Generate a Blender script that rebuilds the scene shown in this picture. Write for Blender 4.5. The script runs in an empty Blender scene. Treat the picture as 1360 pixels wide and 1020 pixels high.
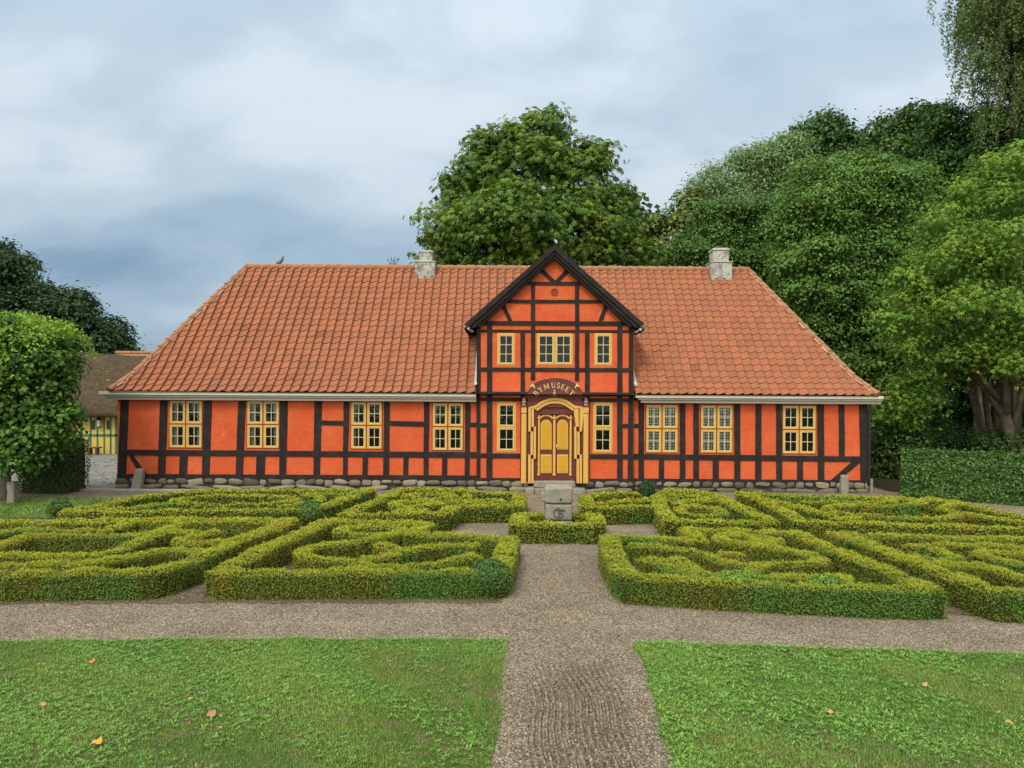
import bpy, math, random
import numpy as np
from mathutils import Matrix, Vector
random.seed(7); RNG = np.random.default_rng(11)
SC = bpy.context.scene
COL = SC.collection
R = math.radians
# ------------------------------------------------------------------ camera
CH = 3.15; FPX = 1000.0; HX, HY = 680.0, 522.0; ROLL = R(0.35)
cd = bpy.data.cameras.new('camera'); cam = bpy.data.objects.new('camera', cd); COL.objects.link(cam)
cd.sensor_width = 36; cd.lens = 36*FPX/1360; cd.shift_y = 12/1360
cd.clip_start = 0.1; cd.clip_end = 3000
cam.matrix_world = Matrix.Translation((0, 0, CH)) @ Matrix.Rotation(R(90), 4, 'X') @ Matrix.Rotation(ROLL, 4, 'Z')
SC.camera = cam
SC.render.resolution_x = 1024; SC.render.resolution_y = 768
SC.view_settings.view_transform = 'Standard'; SC.view_settings.look = 'None'
SC.view_settings.gamma = 1; SC.view_settings.exposure = 0.43
# ------------------------------------------------------------------ world and sun
SUN_EL, SUN_AZ = R(48), R(205)           # azimuth from +Y clockwise: behind the camera, a little to the left
SUND = Vector((math.sin(SUN_AZ)*math.cos(SUN_EL), math.cos(SUN_AZ)*math.cos(SUN_EL), math.sin(SUN_EL)))
W = bpy.data.worlds.new('World'); SC.world = W; W.use_nodes = True
def build_world():
    t = W.node_tree; n = t.nodes; l = t.links; n.clear()
    out = n.new('ShaderNodeOutputWorld'); bg = n.new('ShaderNodeBackground'); bg.inputs[1].default_value = 1
    sky = n.new('ShaderNodeTexSky'); sky.sky_type = 'NISHITA'; sky.sun_disc = False
    sky.sun_elevation = SUN_EL; sky.sun_rotation = SUN_AZ
    sk = n.new('ShaderNodeVectorMath'); sk.operation = 'SCALE'; sk.inputs['Scale'].default_value = 0.10
    l.new(sky.outputs[0], sk.inputs[0])
    tc = n.new('ShaderNodeTexCoord'); sp = n.new('ShaderNodeSeparateXYZ'); l.new(tc.outputs['Generated'], sp.inputs[0])
    def M(op, a, b=None, c=None):
        m = n.new('ShaderNodeMath'); m.operation = op
        for i, v in enumerate((a, b, c)):
            if v is None: continue
            if isinstance(v, (int, float)): m.inputs[i].default_value = v
            else: l.new(v, m.inputs[i])
        return m.outputs[0]
    z = M('ADD', M('MAXIMUM', sp.outputs[2], 0.0), 0.34)
    cx = M('DIVIDE', sp.outputs[0], z); cy = M('DIVIDE', sp.outputs[1], z)
    cb = n.new('ShaderNodeCombineXYZ'); l.new(cx, cb.inputs[0]); l.new(cy, cb.inputs[1])
    mp = n.new('ShaderNodeMapping'); l.new(cb.outputs[0], mp.inputs[0])
    mp.inputs['Rotation'].default_value = (0, 0, R(35)); mp.inputs['Scale'].default_value = (1.05, 1.5, 1)
    mp.inputs['Location'].default_value = (3.1, 1.7, 0)
    def noise(sc, det, ro, dist=0.0):
        q = n.new('ShaderNodeTexNoise'); q.inputs['Scale'].default_value = sc; q.inputs['Detail'].default_value = det
        q.inputs['Roughness'].default_value = ro; q.inputs['Distortion'].default_value = dist
        l.new(mp.outputs[0], q.inputs['Vector']); return q.outputs[0]
    def ramp(fac, stops):
        r = n.new('ShaderNodeValToRGB'); l.new(fac, r.inputs[0]); e = r.color_ramp.elements
        r.color_ramp.interpolation = 'EASE'
        while len(e) < len(stops): e.new(0.5)
        for k, (p, c) in enumerate(stops): e[k].position = p; e[k].color = (*c, 1)
        return r.outputs[0]
    n1 = noise(0.75, 3, 0.5, 0.2); n2 = noise(2.3, 6, 0.5, 0.25)
    mixn = M('ADD', M('MULTIPLY', n1, 0.68), M('MULTIPLY', n2, 0.32))
    def lobe(dx, dy, dz, p, a):
        q = n.new('ShaderNodeVectorMath'); q.operation = 'DOT_PRODUCT'; l.new(tc.outputs['Generated'], q.inputs[0]); q.inputs[1].default_value = Vector((dx, dy, dz)).normalized()
        return M('MULTIPLY', M('POWER', M('MAXIMUM', q.outputs['Value'], 0.0), p), a)
    for a in (lobe(-0.50, 1, 0.08, 60, -0.14), lobe(-0.62, 1, 0.29, 110, 0.10), lobe(0.05, 1, 0.42, 10, 0.035)): mixn = M('ADD', mixn, a)
    cloud = ramp(mixn, [(0.32, (0.20, 0.33, 0.47)), (0.42, (0.35, 0.48, 0.60)), (0.51, (0.47, 0.585, 0.685)), (0.61, (0.62, 0.71, 0.785))])
    cover = ramp(n2, [(0.2, (0.80,)*3), (0.6, (0.97,)*3)])
    mx = n.new('ShaderNodeMix'); mx.data_type = 'RGBA'
    l.new(cover, mx.inputs[0]); l.new(sk.outputs[0], mx.inputs[6]); l.new(cloud, mx.inputs[7])
    # overcast sky grows brighter towards the zenith and towards the veiled sun
    dt = n.new('ShaderNodeVectorMath'); dt.operation = 'DOT_PRODUCT'; l.new(tc.outputs['Generated'], dt.inputs[0]); dt.inputs[1].default_value = SUND
    gl = M('MULTIPLY', M('POWER', M('MAXIMUM', dt.outputs['Value'], 0.0), 1.6), 1.9)
    ze = M('MULTIPLY', M('POWER', M('MAXIMUM', sp.outputs[2], 0.0), 1.5), 0.6)
    k = M('ADD', M('ADD', gl, ze), 0.74)
    wm = n.new('ShaderNodeMix'); wm.data_type = 'RGBA'; wm.blend_type = 'MULTIPLY'; l.new(M('MINIMUM', M('MULTIPLY', gl, 0.9), 1.0), wm.inputs[0]); l.new(mx.outputs[2], wm.inputs[6]); wm.inputs[7].default_value = (1.22, 1.0, 0.76, 1)
    sc2 = n.new('ShaderNodeVectorMath'); sc2.operation = 'SCALE'; l.new(wm.outputs[2], sc2.inputs[0]); l.new(k, sc2.inputs['Scale'])
    l.new(sc2.outputs[0], bg.inputs[0]); l.new(bg.outputs[0], out.inputs[0])
build_world()
sl = bpy.data.lights.new('sun', 'SUN'); sl.energy = 1.5; sl.angle = R(14); sl.color = (1, 0.93, 0.80)
so = bpy.data.objects.new('sun', sl); COL.objects.link(so)
so.rotation_euler = (-SUND).to_track_quat('-Z', 'Y').to_euler()
SC.cycles.max_bounces = 6; SC.cycles.diffuse_bounces = 3; SC.cycles.transparent_max_bounces = 12

# ------------------------------------------------------------------ geometry from the survey of the photograph
_c, _s = math.cos(ROLL), math.sin(ROLL)
def ray(px, py):
    u, v = px-HX, py-HY
    return (_c*u + _s*v, FPX, _s*u - _c*v)
def U(px, py, Y):                        # point of the upright plane y = Y
    d = ray(px, py); k = Y/d[1]; return (d[0]*k, CH + d[2]*k)
def G(px, py, z=0.0):                    # point of the level plane at height z
    d = ray(px, py); k = (z-CH)/d[2]; return (d[0]*k, d[1]*k)

# ------------------------------------------------------------------ object helpers
def tag(o, label=None, cat=None, group=None, kind=None):
    if label: o['label'] = label
    if cat: o['category'] = cat
    if group: o['group'] = group
    if kind: o['kind'] = kind
    return o
def link(name, me, mats, parent=None):
    o = bpy.data.objects.new(name, me); COL.objects.link(o)
    for m in (mats if isinstance(mats, (list, tuple)) else [mats]): me.materials.append(m)
    if parent:
        o.parent = parent
        o.matrix_parent_inverse = Matrix.Translation(-Vector(parent_loc(parent)))
    return o
LOC = {}
def parent_loc(p): return LOC.get(p.name, (0, 0, 0))
def empty(name, loc):
    o = bpy.data.objects.new(name, None); COL.objects.link(o); o.location = loc; o.empty_display_size = 0.2
    LOC[o.name] = tuple(loc); return o
class MB:
    def __init__(s): s.v = []; s.f = []; s.m = []
    def add(s, vs, fs, m=0):
        b = len(s.v); s.v += [tuple(p) for p in vs]
        for f in fs: s.f.append(tuple(b+i for i in f)); s.m.append(m)
    def box(s, x0, x1, y0, y1, z0, z1, m=0):
        s.add([(x0,y0,z0),(x1,y0,z0),(x1,y1,z0),(x0,y1,z0),(x0,y0,z1),(x1,y0,z1),(x1,y1,z1),(x0,y1,z1)],
              [(0,3,2,1),(4,5,6,7),(0,1,5,4),(1,2,6,5),(2,3,7,6),(3,0,4,7)], m)
    def prism(s, pts, y0, y1, m=0):      # polygon of (x, z), extruded from y0 (front) to y1
        n = len(pts); s.add([(p[0], y0, p[1]) for p in pts] + [(p[0], y1, p[1]) for p in pts],
              [tuple(range(n)), tuple(range(2*n-1, n-1, -1))] + [(i, n+i, n+(i+1) % n, (i+1) % n) for i in range(n)], m)
    def slab(s, pts, z0, z1, m=0):       # polygon of (x, y), extruded upwards
        n = len(pts); s.add([(p[0], p[1], z0) for p in pts] + [(p[0], p[1], z1) for p in pts],
              [tuple(range(n-1, -1, -1)), tuple(range(n, 2*n))] + [(i, (i+1) % n, n+(i+1) % n, n+i) for i in range(n)], m)
    def tube(s, pts, rad, seg=8, m=0, jit=0.0, caps=True):
        pts = [Vector(p) for p in pts]; n = len(pts); vs = []
        for i, p in enumerate(pts):
            t = (pts[min(i+1, n-1)] - pts[max(i-1, 0)]).normalized()
            a = Vector((1, 0, 0)) if abs(t.x) < 0.8 else Vector((0, 1, 0))
            u = t.cross(a).normalized(); w = t.cross(u)
            r = rad[i] if isinstance(rad, (list, tuple)) else rad
            for k in range(seg):
                an = 2*math.pi*k/seg; rr = r*(1+jit*(random.random()-0.5)*2)
                vs.append(p + u*math.cos(an)*rr + w*math.sin(an)*rr)
        fs = [(i*seg+k, i*seg+(k+1) % seg, (i+1)*seg+(k+1) % seg, (i+1)*seg+k) for i in range(n-1) for k in range(seg)]
        if caps: fs += [tuple(range(seg-1, -1, -1)), tuple((n-1)*seg+k for k in range(seg))]
        s.add(vs, fs, m)
    def lathe(s, c, prof, seg=12, m=0):  # prof of (radius, z)
        vs = [(c[0]+r*math.cos(2*math.pi*k/seg), c[1]+r*math.sin(2*math.pi*k/seg), c[2]+z) for r, z in prof for k in range(seg)]
        fs = [(i*seg+k, i*seg+(k+1) % seg, (i+1)*seg+(k+1) % seg, (i+1)*seg+k) for i in range(len(prof)-1) for k in range(seg)]
        fs += [tuple(range(seg-1, -1, -1)), tuple((len(prof)-1)*seg+k for k in range(seg))]
        s.add(vs, fs, m)
    def build(s, name, mats, parent=None, bevel=0, smooth=False):
        me = bpy.data.meshes.new(name); me.from_pydata(s.v, [], s.f); me.update()
        if any(s.m): me.polygons.foreach_set('material_index', s.m)
        if smooth: me.polygons.foreach_set('use_smooth', [True]*len(me.polygons))
        o = link(name, me, mats, parent)
        if bevel:
            b = o.modifiers.new('bevel', 'BEVEL'); b.width = bevel; b.segments = 2; b.limit_method = 'ANGLE'; b.angle_limit = R(40)
        return o
def quads_np(name, V, nper, mats, parent=None, col=None, smooth=False):
    """V (n, nper, 3): n separate faces of nper corners each; col (n,3) or (n,nper,3)."""
    n = V.shape[0]; me = bpy.data.meshes.new(name)
    me.vertices.add(n*nper); me.vertices.foreach_set('co', V.reshape(-1).astype(np.float32))
    me.loops.add(n*nper); me.loops.foreach_set('vertex_index', np.arange(n*nper, dtype=np.int32))
    me.polygons.add(n); me.polygons.foreach_set('loop_start', np.arange(0, n*nper, nper, dtype=np.int32))
    me.update(calc_edges=True)
    if col is not None:
        if col.ndim == 2: col = np.repeat(col[:, None, :], nper, 1)
        c = np.ones((n*nper, 4), np.float32); c[:, :3] = np.clip(col.reshape(-1, 3), 0.003, 0.9)
        a = me.color_attributes.new('tint', 'FLOAT_COLOR', 'POINT'); a.data.foreach_set('color', c.reshape(-1))
    return link(name, me, mats, parent)
def unit(a): return a/np.maximum(np.linalg.norm(a, axis=-1, keepdims=True), 1e-9)
def leaves(P, N, L, Wd, fold=0.18, dirz=0.0, D=None):
    """leaf quads at P facing N; L, Wd arrays or numbers; dirz pulls the tips down."""
    n = len(P); r = RNG.normal(size=(n, 3)) if D is None else D.copy(); r[:, 2] -= dirz*(1 if D is None else .2)
    t = unit(r - N*(r*N).sum(1, keepdims=True)); s = np.cross(N, t)
    L = np.broadcast_to(L, (n,))[:, None]; Wd = np.broadcast_to(Wd, (n,))[:, None]
    return np.stack([P - t*L/2, P + s*Wd/2 + N*Wd*fold + t*L*0.06, P + t*L/2, P - s*Wd/2 + N*Wd*fold + t*L*0.06], 1)
_ph = np.random.default_rng(5).uniform(0, 6.28, (40, 4))
def wav(P, scale, k=0):                  # smooth pseudo noise in -1..1
    v = 0; amp = 1; tot = 0
    for i in range(5):
        a = _ph[(k*5+i) % 40]; d = unit(np.array([[math.cos(a[0]*3), math.sin(a[0]*3), math.cos(a[1]*2)]]))[0]
        e = unit(np.array([[math.sin(a[2]*3), math.cos(a[2]*5), math.sin(a[3])]]))[0]
        f = scale*(1.55**i)
        v = v + amp*np.sin(P@d*f + a[2] + 1.3*np.sin(P@e*f*0.7 + a[3])); tot += amp; amp *= 0.75
    return v/tot*1.6

# ------------------------------------------------------------------ materials
def mat(name, col, rough=0.8, spec=0.3, bump=None, var=None, tint=False, trans=0.0, coord='Object', metal=0.0, stain=None):
    """bump (kind, scale, strength, distance); var list of (scale, other colour, lo, hi); stain the same on top"""
    m = bpy.data.materials.new(name); m.use_nodes = True; t = m.node_tree; n = t.nodes; l = t.links
    b = n['Principled BSDF']; b.inputs['Roughness'].default_value = rough; b.inputs['Specular IOR Level'].default_value = spec
    b.inputs['Metallic'].default_value = metal
    tc = n.new('ShaderNodeTexCoord'); co = tc.outputs[coord]
    if tint:
        a = n.new('ShaderNodeAttribute'); a.attribute_name = 'tint'; cur = a.outputs['Color']
    else:
        rgb = n.new('ShaderNodeRGB'); rgb.outputs[0].default_value = (*col, 1); cur = rgb.outputs[0]
    for v in (var or []):
        sc, oc, lo, hi = v[:4]; st = v[4] if len(v) > 4 else (1, 1, 1)
        mp = n.new('ShaderNodeMapping'); mp.inputs['Scale'].default_value = st; l.new(co, mp.inputs[0])
        q = n.new('ShaderNodeTexNoise'); q.inputs['Scale'].default_value = sc; q.inputs['Detail'].default_value = 6
        q.inputs['Roughness'].default_value = 0.62; l.new(mp.outputs[0], q.inputs['Vector'])
        mr = n.new('ShaderNodeMapRange'); mr.inputs[1].default_value = lo; mr.inputs[2].default_value = hi; l.new(q.outputs[0], mr.inputs[0])
        mx = n.new('ShaderNodeMix'); mx.data_type = 'RGBA'; l.new(mr.outputs[0], mx.inputs[0]); l.new(cur, mx.inputs[6])
        mx.inputs[7].default_value = (*oc, 1); cur = mx.outputs[2]
    l.new(cur, b.inputs['Base Color'])
    prev = None
    for kind, sc, stg, dist in (bump or []):
        if kind == 'noise':
            q = n.new('ShaderNodeTexNoise'); q.inputs['Scale'].default_value = sc; q.inputs['Detail'].default_value = 8; h = q.outputs[0]; l.new(co, q.inputs['Vector'])
        elif kind == 'grain':
            mp = n.new('ShaderNodeMapping'); mp.inputs['Scale'].default_value = (1, 1, 0.08); l.new(co, mp.inputs[0])
            q = n.new('ShaderNodeTexNoise'); q.inputs['Scale'].default_value = sc; q.inputs['Detail'].default_value = 6; h = q.outputs[0]; l.new(mp.outputs[0], q.inputs['Vector'])
        elif kind == 'voronoi':
            q = n.new('ShaderNodeTexVoronoi'); q.inputs['Scale'].default_value = sc; h = q.outputs['Distance']; l.new(co, q.inputs['Vector'])
        elif kind == 'brick':
            sx = n.new('ShaderNodeSeparateXYZ'); l.new(co, sx.inputs[0]); ad = n.new('ShaderNodeMath'); ad.operation = 'ADD'
            l.new(sx.outputs[0], ad.inputs[0]); l.new(sx.outputs[1], ad.inputs[1])
            cbn = n.new('ShaderNodeCombineXYZ'); l.new(ad.outputs[0], cbn.inputs[0]); l.new(sx.outputs[2], cbn.inputs[1])
            wn = n.new('ShaderNodeTexNoise'); wn.inputs['Scale'].default_value = 3; l.new(co, wn.inputs['Vector'])
            vm = n.new('ShaderNodeVectorMath'); vm.operation = 'SCALE'; vm.inputs['Scale'].default_value = 0.03; l.new(wn.outputs['Color'], vm.inputs[0])
            va = n.new('ShaderNodeVectorMath'); l.new(cbn.outputs[0], va.inputs[0]); l.new(vm.outputs[0], va.inputs[1])
            q = n.new('ShaderNodeTexBrick'); q.inputs['Scale'].default_value = 1; q.inputs['Brick Width'].default_value = 0.24; q.inputs['Row Height'].default_value = 0.075
            q.inputs['Mortar Size'].default_value = 0.010; q.inputs['Mortar Smooth'].default_value = 0.6; l.new(va.outputs[0], q.inputs['Vector'])
            iv = n.new('ShaderNodeMath'); iv.operation = 'SUBTRACT'; iv.inputs[0].default_value = 1; l.new(q.outputs['Fac'], iv.inputs[1]); h = iv.outputs[0]
        bp = n.new('ShaderNodeBump'); bp.inputs['Strength'].default_value = stg; bp.inputs['Distance'].default_value = dist; l.new(h, bp.inputs['Height'])
        if prev: l.new(prev, bp.inputs['Normal'])
        prev = bp.outputs[0]
    if prev: l.new(prev, b.inputs['Normal'])
    if trans:
        o = n['Material Output']; tr = n.new('ShaderNodeBsdfTranslucent'); l.new(cur, tr.inputs[0])
        ms = n.new('ShaderNodeMixShader'); ms.inputs[0].default_value = trans
        l.new(b.outputs[0], ms.inputs[1]); l.new(tr.outputs[0], ms.inputs[2]); l.new(ms.outputs[0], o.inputs[0])
    return m
M = {}
M['orange'] = mat('orange_limewash', (0.60, 0.10, 0.036), 0.9, 0.15, [('brick', 1, 0.5, 0.012), ('noise', 30, 0.25, 0.01)],
                  [(1.3, (0.66, 0.14, 0.055), 0.42, 0.72), (9, (0.50, 0.07, 0.02), 0.5, 0.8), (0.9, (0.52, 0.115, 0.05), 0.5, 0.8, (1, 1, 3)), (2.5, (0.70, 0.19, 0.085), 0.6, 0.8), (45, (0.42, 0.07, 0.03), 0.62, 0.8)])
M['black'] = mat('tarred_timber', (0.022, 0.017, 0.016), 0.8, 0.18, [('grain', 40, 0.5, 0.01)], [(3, (0.040, 0.033, 0.032), 0.45, 0.75), (14, (0.07, 0.065, 0.065), 0.66, 0.8)])
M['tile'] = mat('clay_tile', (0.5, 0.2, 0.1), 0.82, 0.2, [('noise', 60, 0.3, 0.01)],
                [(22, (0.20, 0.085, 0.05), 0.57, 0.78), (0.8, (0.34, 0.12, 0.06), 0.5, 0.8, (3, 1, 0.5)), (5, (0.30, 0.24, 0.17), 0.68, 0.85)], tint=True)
M['ridge'] = mat('ridge_tile', (0.38, 0.17, 0.09), 0.85, 0.2, [('noise', 40, 0.3, 0.01)], [(6, (0.17, 0.11, 0.07), 0.42, 0.7), (19, (0.08, 0.055, 0.04), 0.55, 0.75)])
M['mortar'] = mat('pale_mortar', (0.55, 0.48, 0.38), 0.9, 0.1, [('noise', 30, 0.4, 0.01)])
M['cornice'] = mat('grey_white_paint', (0.60, 0.55, 0.48), 0.75, 0.2, None, [(2, (0.46, 0.42, 0.37), 0.5, 0.8, (0.3, 1, 6)), (12, (0.2, 0.19, 0.17), 0.66, 0.85)])
M['yellow'] = mat('ochre_yellow_paint', (0.62, 0.365, 0.08), 0.55, 0.35, None, [(8, (0.56, 0.33, 0.075), 0.5, 0.75)])
M['gold'] = mat('golden_panel_paint', (0.55, 0.29, 0.018), 0.5, 0.35, None, [(6, (0.47, 0.24, 0.015), 0.45, 0.75)])
M['cream'] = mat('cream_paint', (0.60, 0.48, 0.27), 0.55, 0.3)
M['white'] = mat('white_lattice_paint', (0.80, 0.77, 0.72), 0.6, 0.3)
M['maroon'] = mat('maroon_paint', (0.115, 0.028, 0.022), 0.6, 0.3, None, [(5, (0.15, 0.04, 0.03), 0.45, 0.75)])
M['rust'] = mat('rust_red_paint', (0.22, 0.045, 0.02), 0.65, 0.3)
M['letter'] = mat('gilded_letter', (0.66, 0.46, 0.19), 0.5, 0.4)
M['pink'] = mat('weathered_pink_paint', (0.42, 0.26, 0.22), 0.7, 0.2, None, [(20, (0.15, 0.05, 0.04), 0.45, 0.65)])
M['stone'] = mat('field_stone', (0.22, 0.20, 0.17), 0.85, 0.25, [('noise', 18, 0.5, 0.03)], tint=True,
                 var=[(14, (0.10, 0.095, 0.085), 0.52, 0.75), (40, (0.34, 0.31, 0.27), 0.62, 0.8)])
M['granite'] = mat('granite', (0.27, 0.24, 0.19), 0.85, 0.25, [('noise', 25, 0.5, 0.02)], [(60, (0.09, 0.085, 0.08), 0.5, 0.7), (4, (0.17, 0.17, 0.11), 0.5, 0.75), (90, (0.42, 0.40, 0.37), 0.6, 0.75)])
M['sandstone'] = mat('worn_sandstone', (0.265, 0.232, 0.185), 0.9, 0.2, [('noise', 22, 0.5, 0.015)], [(5, (0.17, 0.165, 0.14), 0.45, 0.72), (2.2, (0.33, 0.30, 0.26), 0.5, 0.8), (50, (0.13, 0.12, 0.10), 0.6, 0.8)])
M['carve'] = mat('weathered_relief', (0.13, 0.115, 0.095), 0.9, 0.1)
M['joint'] = mat('dark_joint', (0.07, 0.065, 0.06), 0.95, 0.1)
M['chimney'] = mat('grey_white_limewash', (0.46, 0.45, 0.41), 0.9, 0.15, [('brick', 1, 0.6, 0.02), ('noise', 20, 0.5, 0.02)],
                   [(3.5, (0.22, 0.21, 0.18), 0.47, 0.65), (9, (0.09, 0.085, 0.06), 0.56, 0.72)])
M['lead'] = mat('lead_flashing', (0.42, 0.43, 0.44), 0.6, 0.4, [('noise', 14, 0.5, 0.03)], [(6, (0.25, 0.25, 0.25), 0.5, 0.8)], metal=0.2)
M['curtain'] = mat('curtain_cloth', (0.52, 0.52, 0.46), 0.9, 0.1)
M['inside'] = mat('dim_room_plaster', (0.30, 0.26, 0.21), 0.9, 0.1)
M['bark'] = mat('bark', (0.10, 0.08, 0.055), 0.9, 0.15, [('grain', 22, 0.9, 0.04)], [(5, (0.07, 0.065, 0.045), 0.45, 0.7), (2, (0.19, 0.165, 0.12), 0.5, 0.8)])
M['leaf'] = mat('leaf', (0.1, 0.2, 0.05), 0.55, 0.3, tint=True, trans=0.30)
M['boxleaf'] = mat('box_leaf', (0.1, 0.2, 0.05), 0.5, 0.3, tint=True, trans=0.15)
M['hedgecore'] = mat('hedge_twigs', (0.045, 0.062, 0.012), 0.95, 0.05, [('noise', 60, 1, 0.05)], [(30, (0.05, 0.05, 0.015), 0.5, 0.7)])
M['grass'] = mat('grass_blade', (0.1, 0.2, 0.03), 0.5, 0.3, tint=True, trans=0.2)
M['deadleaf'] = mat('fallen_leaf', (0.42, 0.16, 0.05), 0.7, 0.2, tint=True, bump=[('noise', 60, 0.4, 0.01)])
M['thatch'] = mat('thatch', (0.115, 0.082, 0.052), 0.95, 0.05, [('noise', 25, 1, 0.08), ('grain', 80, 0.8, 0.04)], [(6, (0.055, 0.042, 0.028), 0.45, 0.7), (2, (0.13, 0.11, 0.06), 0.5, 0.8)])
M['yplaster'] = mat('yellow_limewash', (0.55, 0.38, 0.10), 0.9, 0.1, [('noise', 12, 0.3, 0.02)], [(3, (0.45, 0.30, 0.08), 0.5, 0.8)])
M['green'] = mat('green_timber_paint', (0.035, 0.15, 0.085), 0.7, 0.2, None, [(5, (0.02, 0.09, 0.05), 0.5, 0.75)])
M['iron'] = mat('black_iron', (0.02, 0.02, 0.022), 0.5, 0.4)
M['lampglass'] = mat('milky_lamp_glass', (0.6, 0.58, 0.5), 0.3, 0.5)
M['feather'] = mat('grey_feather', (0.16, 0.17, 0.19), 0.7, 0.2, None, [(30, (0.08, 0.08, 0.09), 0.45, 0.7)])
def glass_mat():
    m = bpy.data.materials.new('window_glass'); m.use_nodes = True; n = m.node_tree.nodes; l = m.node_tree.links; n.clear()
    o = n.new('ShaderNodeOutputMaterial'); g = n.new('ShaderNodeBsdfGlossy'); g.inputs['Roughness'].default_value = 0.03
    g.inputs[0].default_value = (0.9, 0.95, 0.95, 1)
    t = n.new('ShaderNodeBsdfTransparent'); t.inputs[0].default_value = (0.75, 0.8, 0.78, 1)
    f = n.new('ShaderNodeFresnel'); f.inputs[0].default_value = 1.5; mx = n.new('ShaderNodeMixShader')
    q = n.new('ShaderNodeTexNoise'); q.inputs['Scale'].default_value = 5; tc = n.new('ShaderNodeTexCoord'); l.new(tc.outputs['Object'], q.inputs['Vector'])
    bp = n.new('ShaderNodeBump'); bp.inputs['Strength'].default_value = 0.25; bp.inputs['Distance'].default_value = 0.02; l.new(q.outputs[0], bp.inputs['Height'])
    l.new(bp.outputs[0], g.inputs['Normal']); l.new(f.outputs[0], mx.inputs[0]); l.new(t.outputs[0], mx.inputs[1]); l.new(g.outputs[0], mx.inputs[2]); l.new(mx.outputs[0], o.inputs[0])
    return m
M['glass'] = glass_mat()
def ground_mat(name, cols, pebble=90, rough=0.9, rake=False, pstr=0.9):
    m = bpy.data.materials.new(name); m.use_nodes = True; t = m.node_tree; n = t.nodes; l = t.links; b = n['Principled BSDF']
    b.inputs['Roughness'].default_value = rough; b.inputs['Specular IOR Level'].default_value = 0.15
    tc = n.new('ShaderNodeTexCoord'); co = tc.outputs['Object']
    v = n.new('ShaderNodeTexVoronoi'); v.inputs['Scale'].default_value = pebble; l.new(co, v.inputs['Vector'])
    sx = n.new('ShaderNodeSeparateColor'); l.new(v.outputs['Color'], sx.inputs[0])
    r = n.new('ShaderNodeValToRGB'); e = r.color_ramp.elements; l.new(sx.outputs[0], r.inputs[0])
    while len(e) < len(cols): e.new(0.5)
    for i, (p, c) in enumerate(cols): e[i].position = p; e[i].color = (*c, 1)
    q = n.new('ShaderNodeTexNoise'); q.inputs['Scale'].default_value = 1.1; q.inputs['Detail'].default_value = 7; q.inputs['Roughness'].default_value = 0.65; l.new(co, q.inputs['Vector'])
    mr = n.new('ShaderNodeMapRange'); mr.inputs[1].default_value = 0.3; mr.inputs[2].default_value = 0.7; mr.inputs[3].default_value = 0.76; mr.inputs[4].default_value = 1.18; l.new(q.outputs[0], mr.inputs[0])
    sc = n.new('ShaderNodeVectorMath'); sc.operation = 'SCALE'; l.new(r.outputs[0], sc.inputs[0]); l.new(mr.outputs[0], sc.inputs['Scale'])
    l.new(sc.outputs[0], b.inputs['Base Color'])
    bp = n.new('ShaderNodeBump'); bp.invert = True; bp.inputs['Strength'].default_value = pstr; bp.inputs['Distance'].default_value = 0.6/pebble; l.new(v.outputs['Distance'], bp.inputs['Height'])
    q2 = n.new('ShaderNodeTexNoise'); q2.inputs['Scale'].default_value = 9; q2.inputs['Detail'].default_value = 8; l.new(co, q2.inputs['Vector'])
    b2 = n.new('ShaderNodeBump'); b2.inputs['Strength'].default_value = 0.6; b2.inputs['Distance'].default_value = 0.04; l.new(q2.outputs[0], b2.inputs['Height']); l.new(bp.outputs[0], b2.inputs['Normal'])
    l.new(b2.outputs[0], b.inputs['Normal'])
    return m
GR = [(0.0, (0.045, 0.032, 0.021)), (0.3, (0.13, 0.098, 0.067)), (0.6, (0.215, 0.168, 0.118)), (0.85, (0.33, 0.27, 0.195)), (1.0, (0.50, 0.43, 0.33))]
M['gravel'] = ground_mat('gravel', GR, 75)
M['soil'] = ground_mat('bed_soil', [(0, (0.05, 0.036, 0.024)), (0.6, (0.12, 0.088, 0.056)), (1, (0.22, 0.17, 0.115))], 60)
M['cobble'] = ground_mat('cobbles', [(0, (0.10, 0.10, 0.092)), (0.5, (0.18, 0.176, 0.163)), (1, (0.30, 0.295, 0.275))], 9)
M['turf'] = mat('turf', (0.07, 0.11, 0.022), 0.95, 0.05, [('noise', 60, 0.8, 0.03)], [(3, (0.05, 0.08, 0.02), 0.45, 0.7), (4, (0.13, 0.10, 0.055), 0.5, 0.62)])
M['field'] = mat('far_grass', (0.07, 0.12, 0.03), 0.95, 0.05, [('noise', 20, 0.5, 0.05)], [(0.3, (0.10, 0.14, 0.04), 0.45, 0.7)])
M['woodfloor'] = mat('wood_floor', (0.035, 0.032, 0.02), 0.95, 0.05, [('noise', 20, 0.8, 0.08)], [(4, (0.05, 0.06, 0.02), 0.5, 0.7)])
M['slab'] = mat('pale_kerb_concrete', (0.33, 0.31, 0.28), 0.9, 0.15, [('noise', 30, 0.3, 0.01)], [(5, (0.24, 0.22, 0.2), 0.45, 0.75)])

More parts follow.
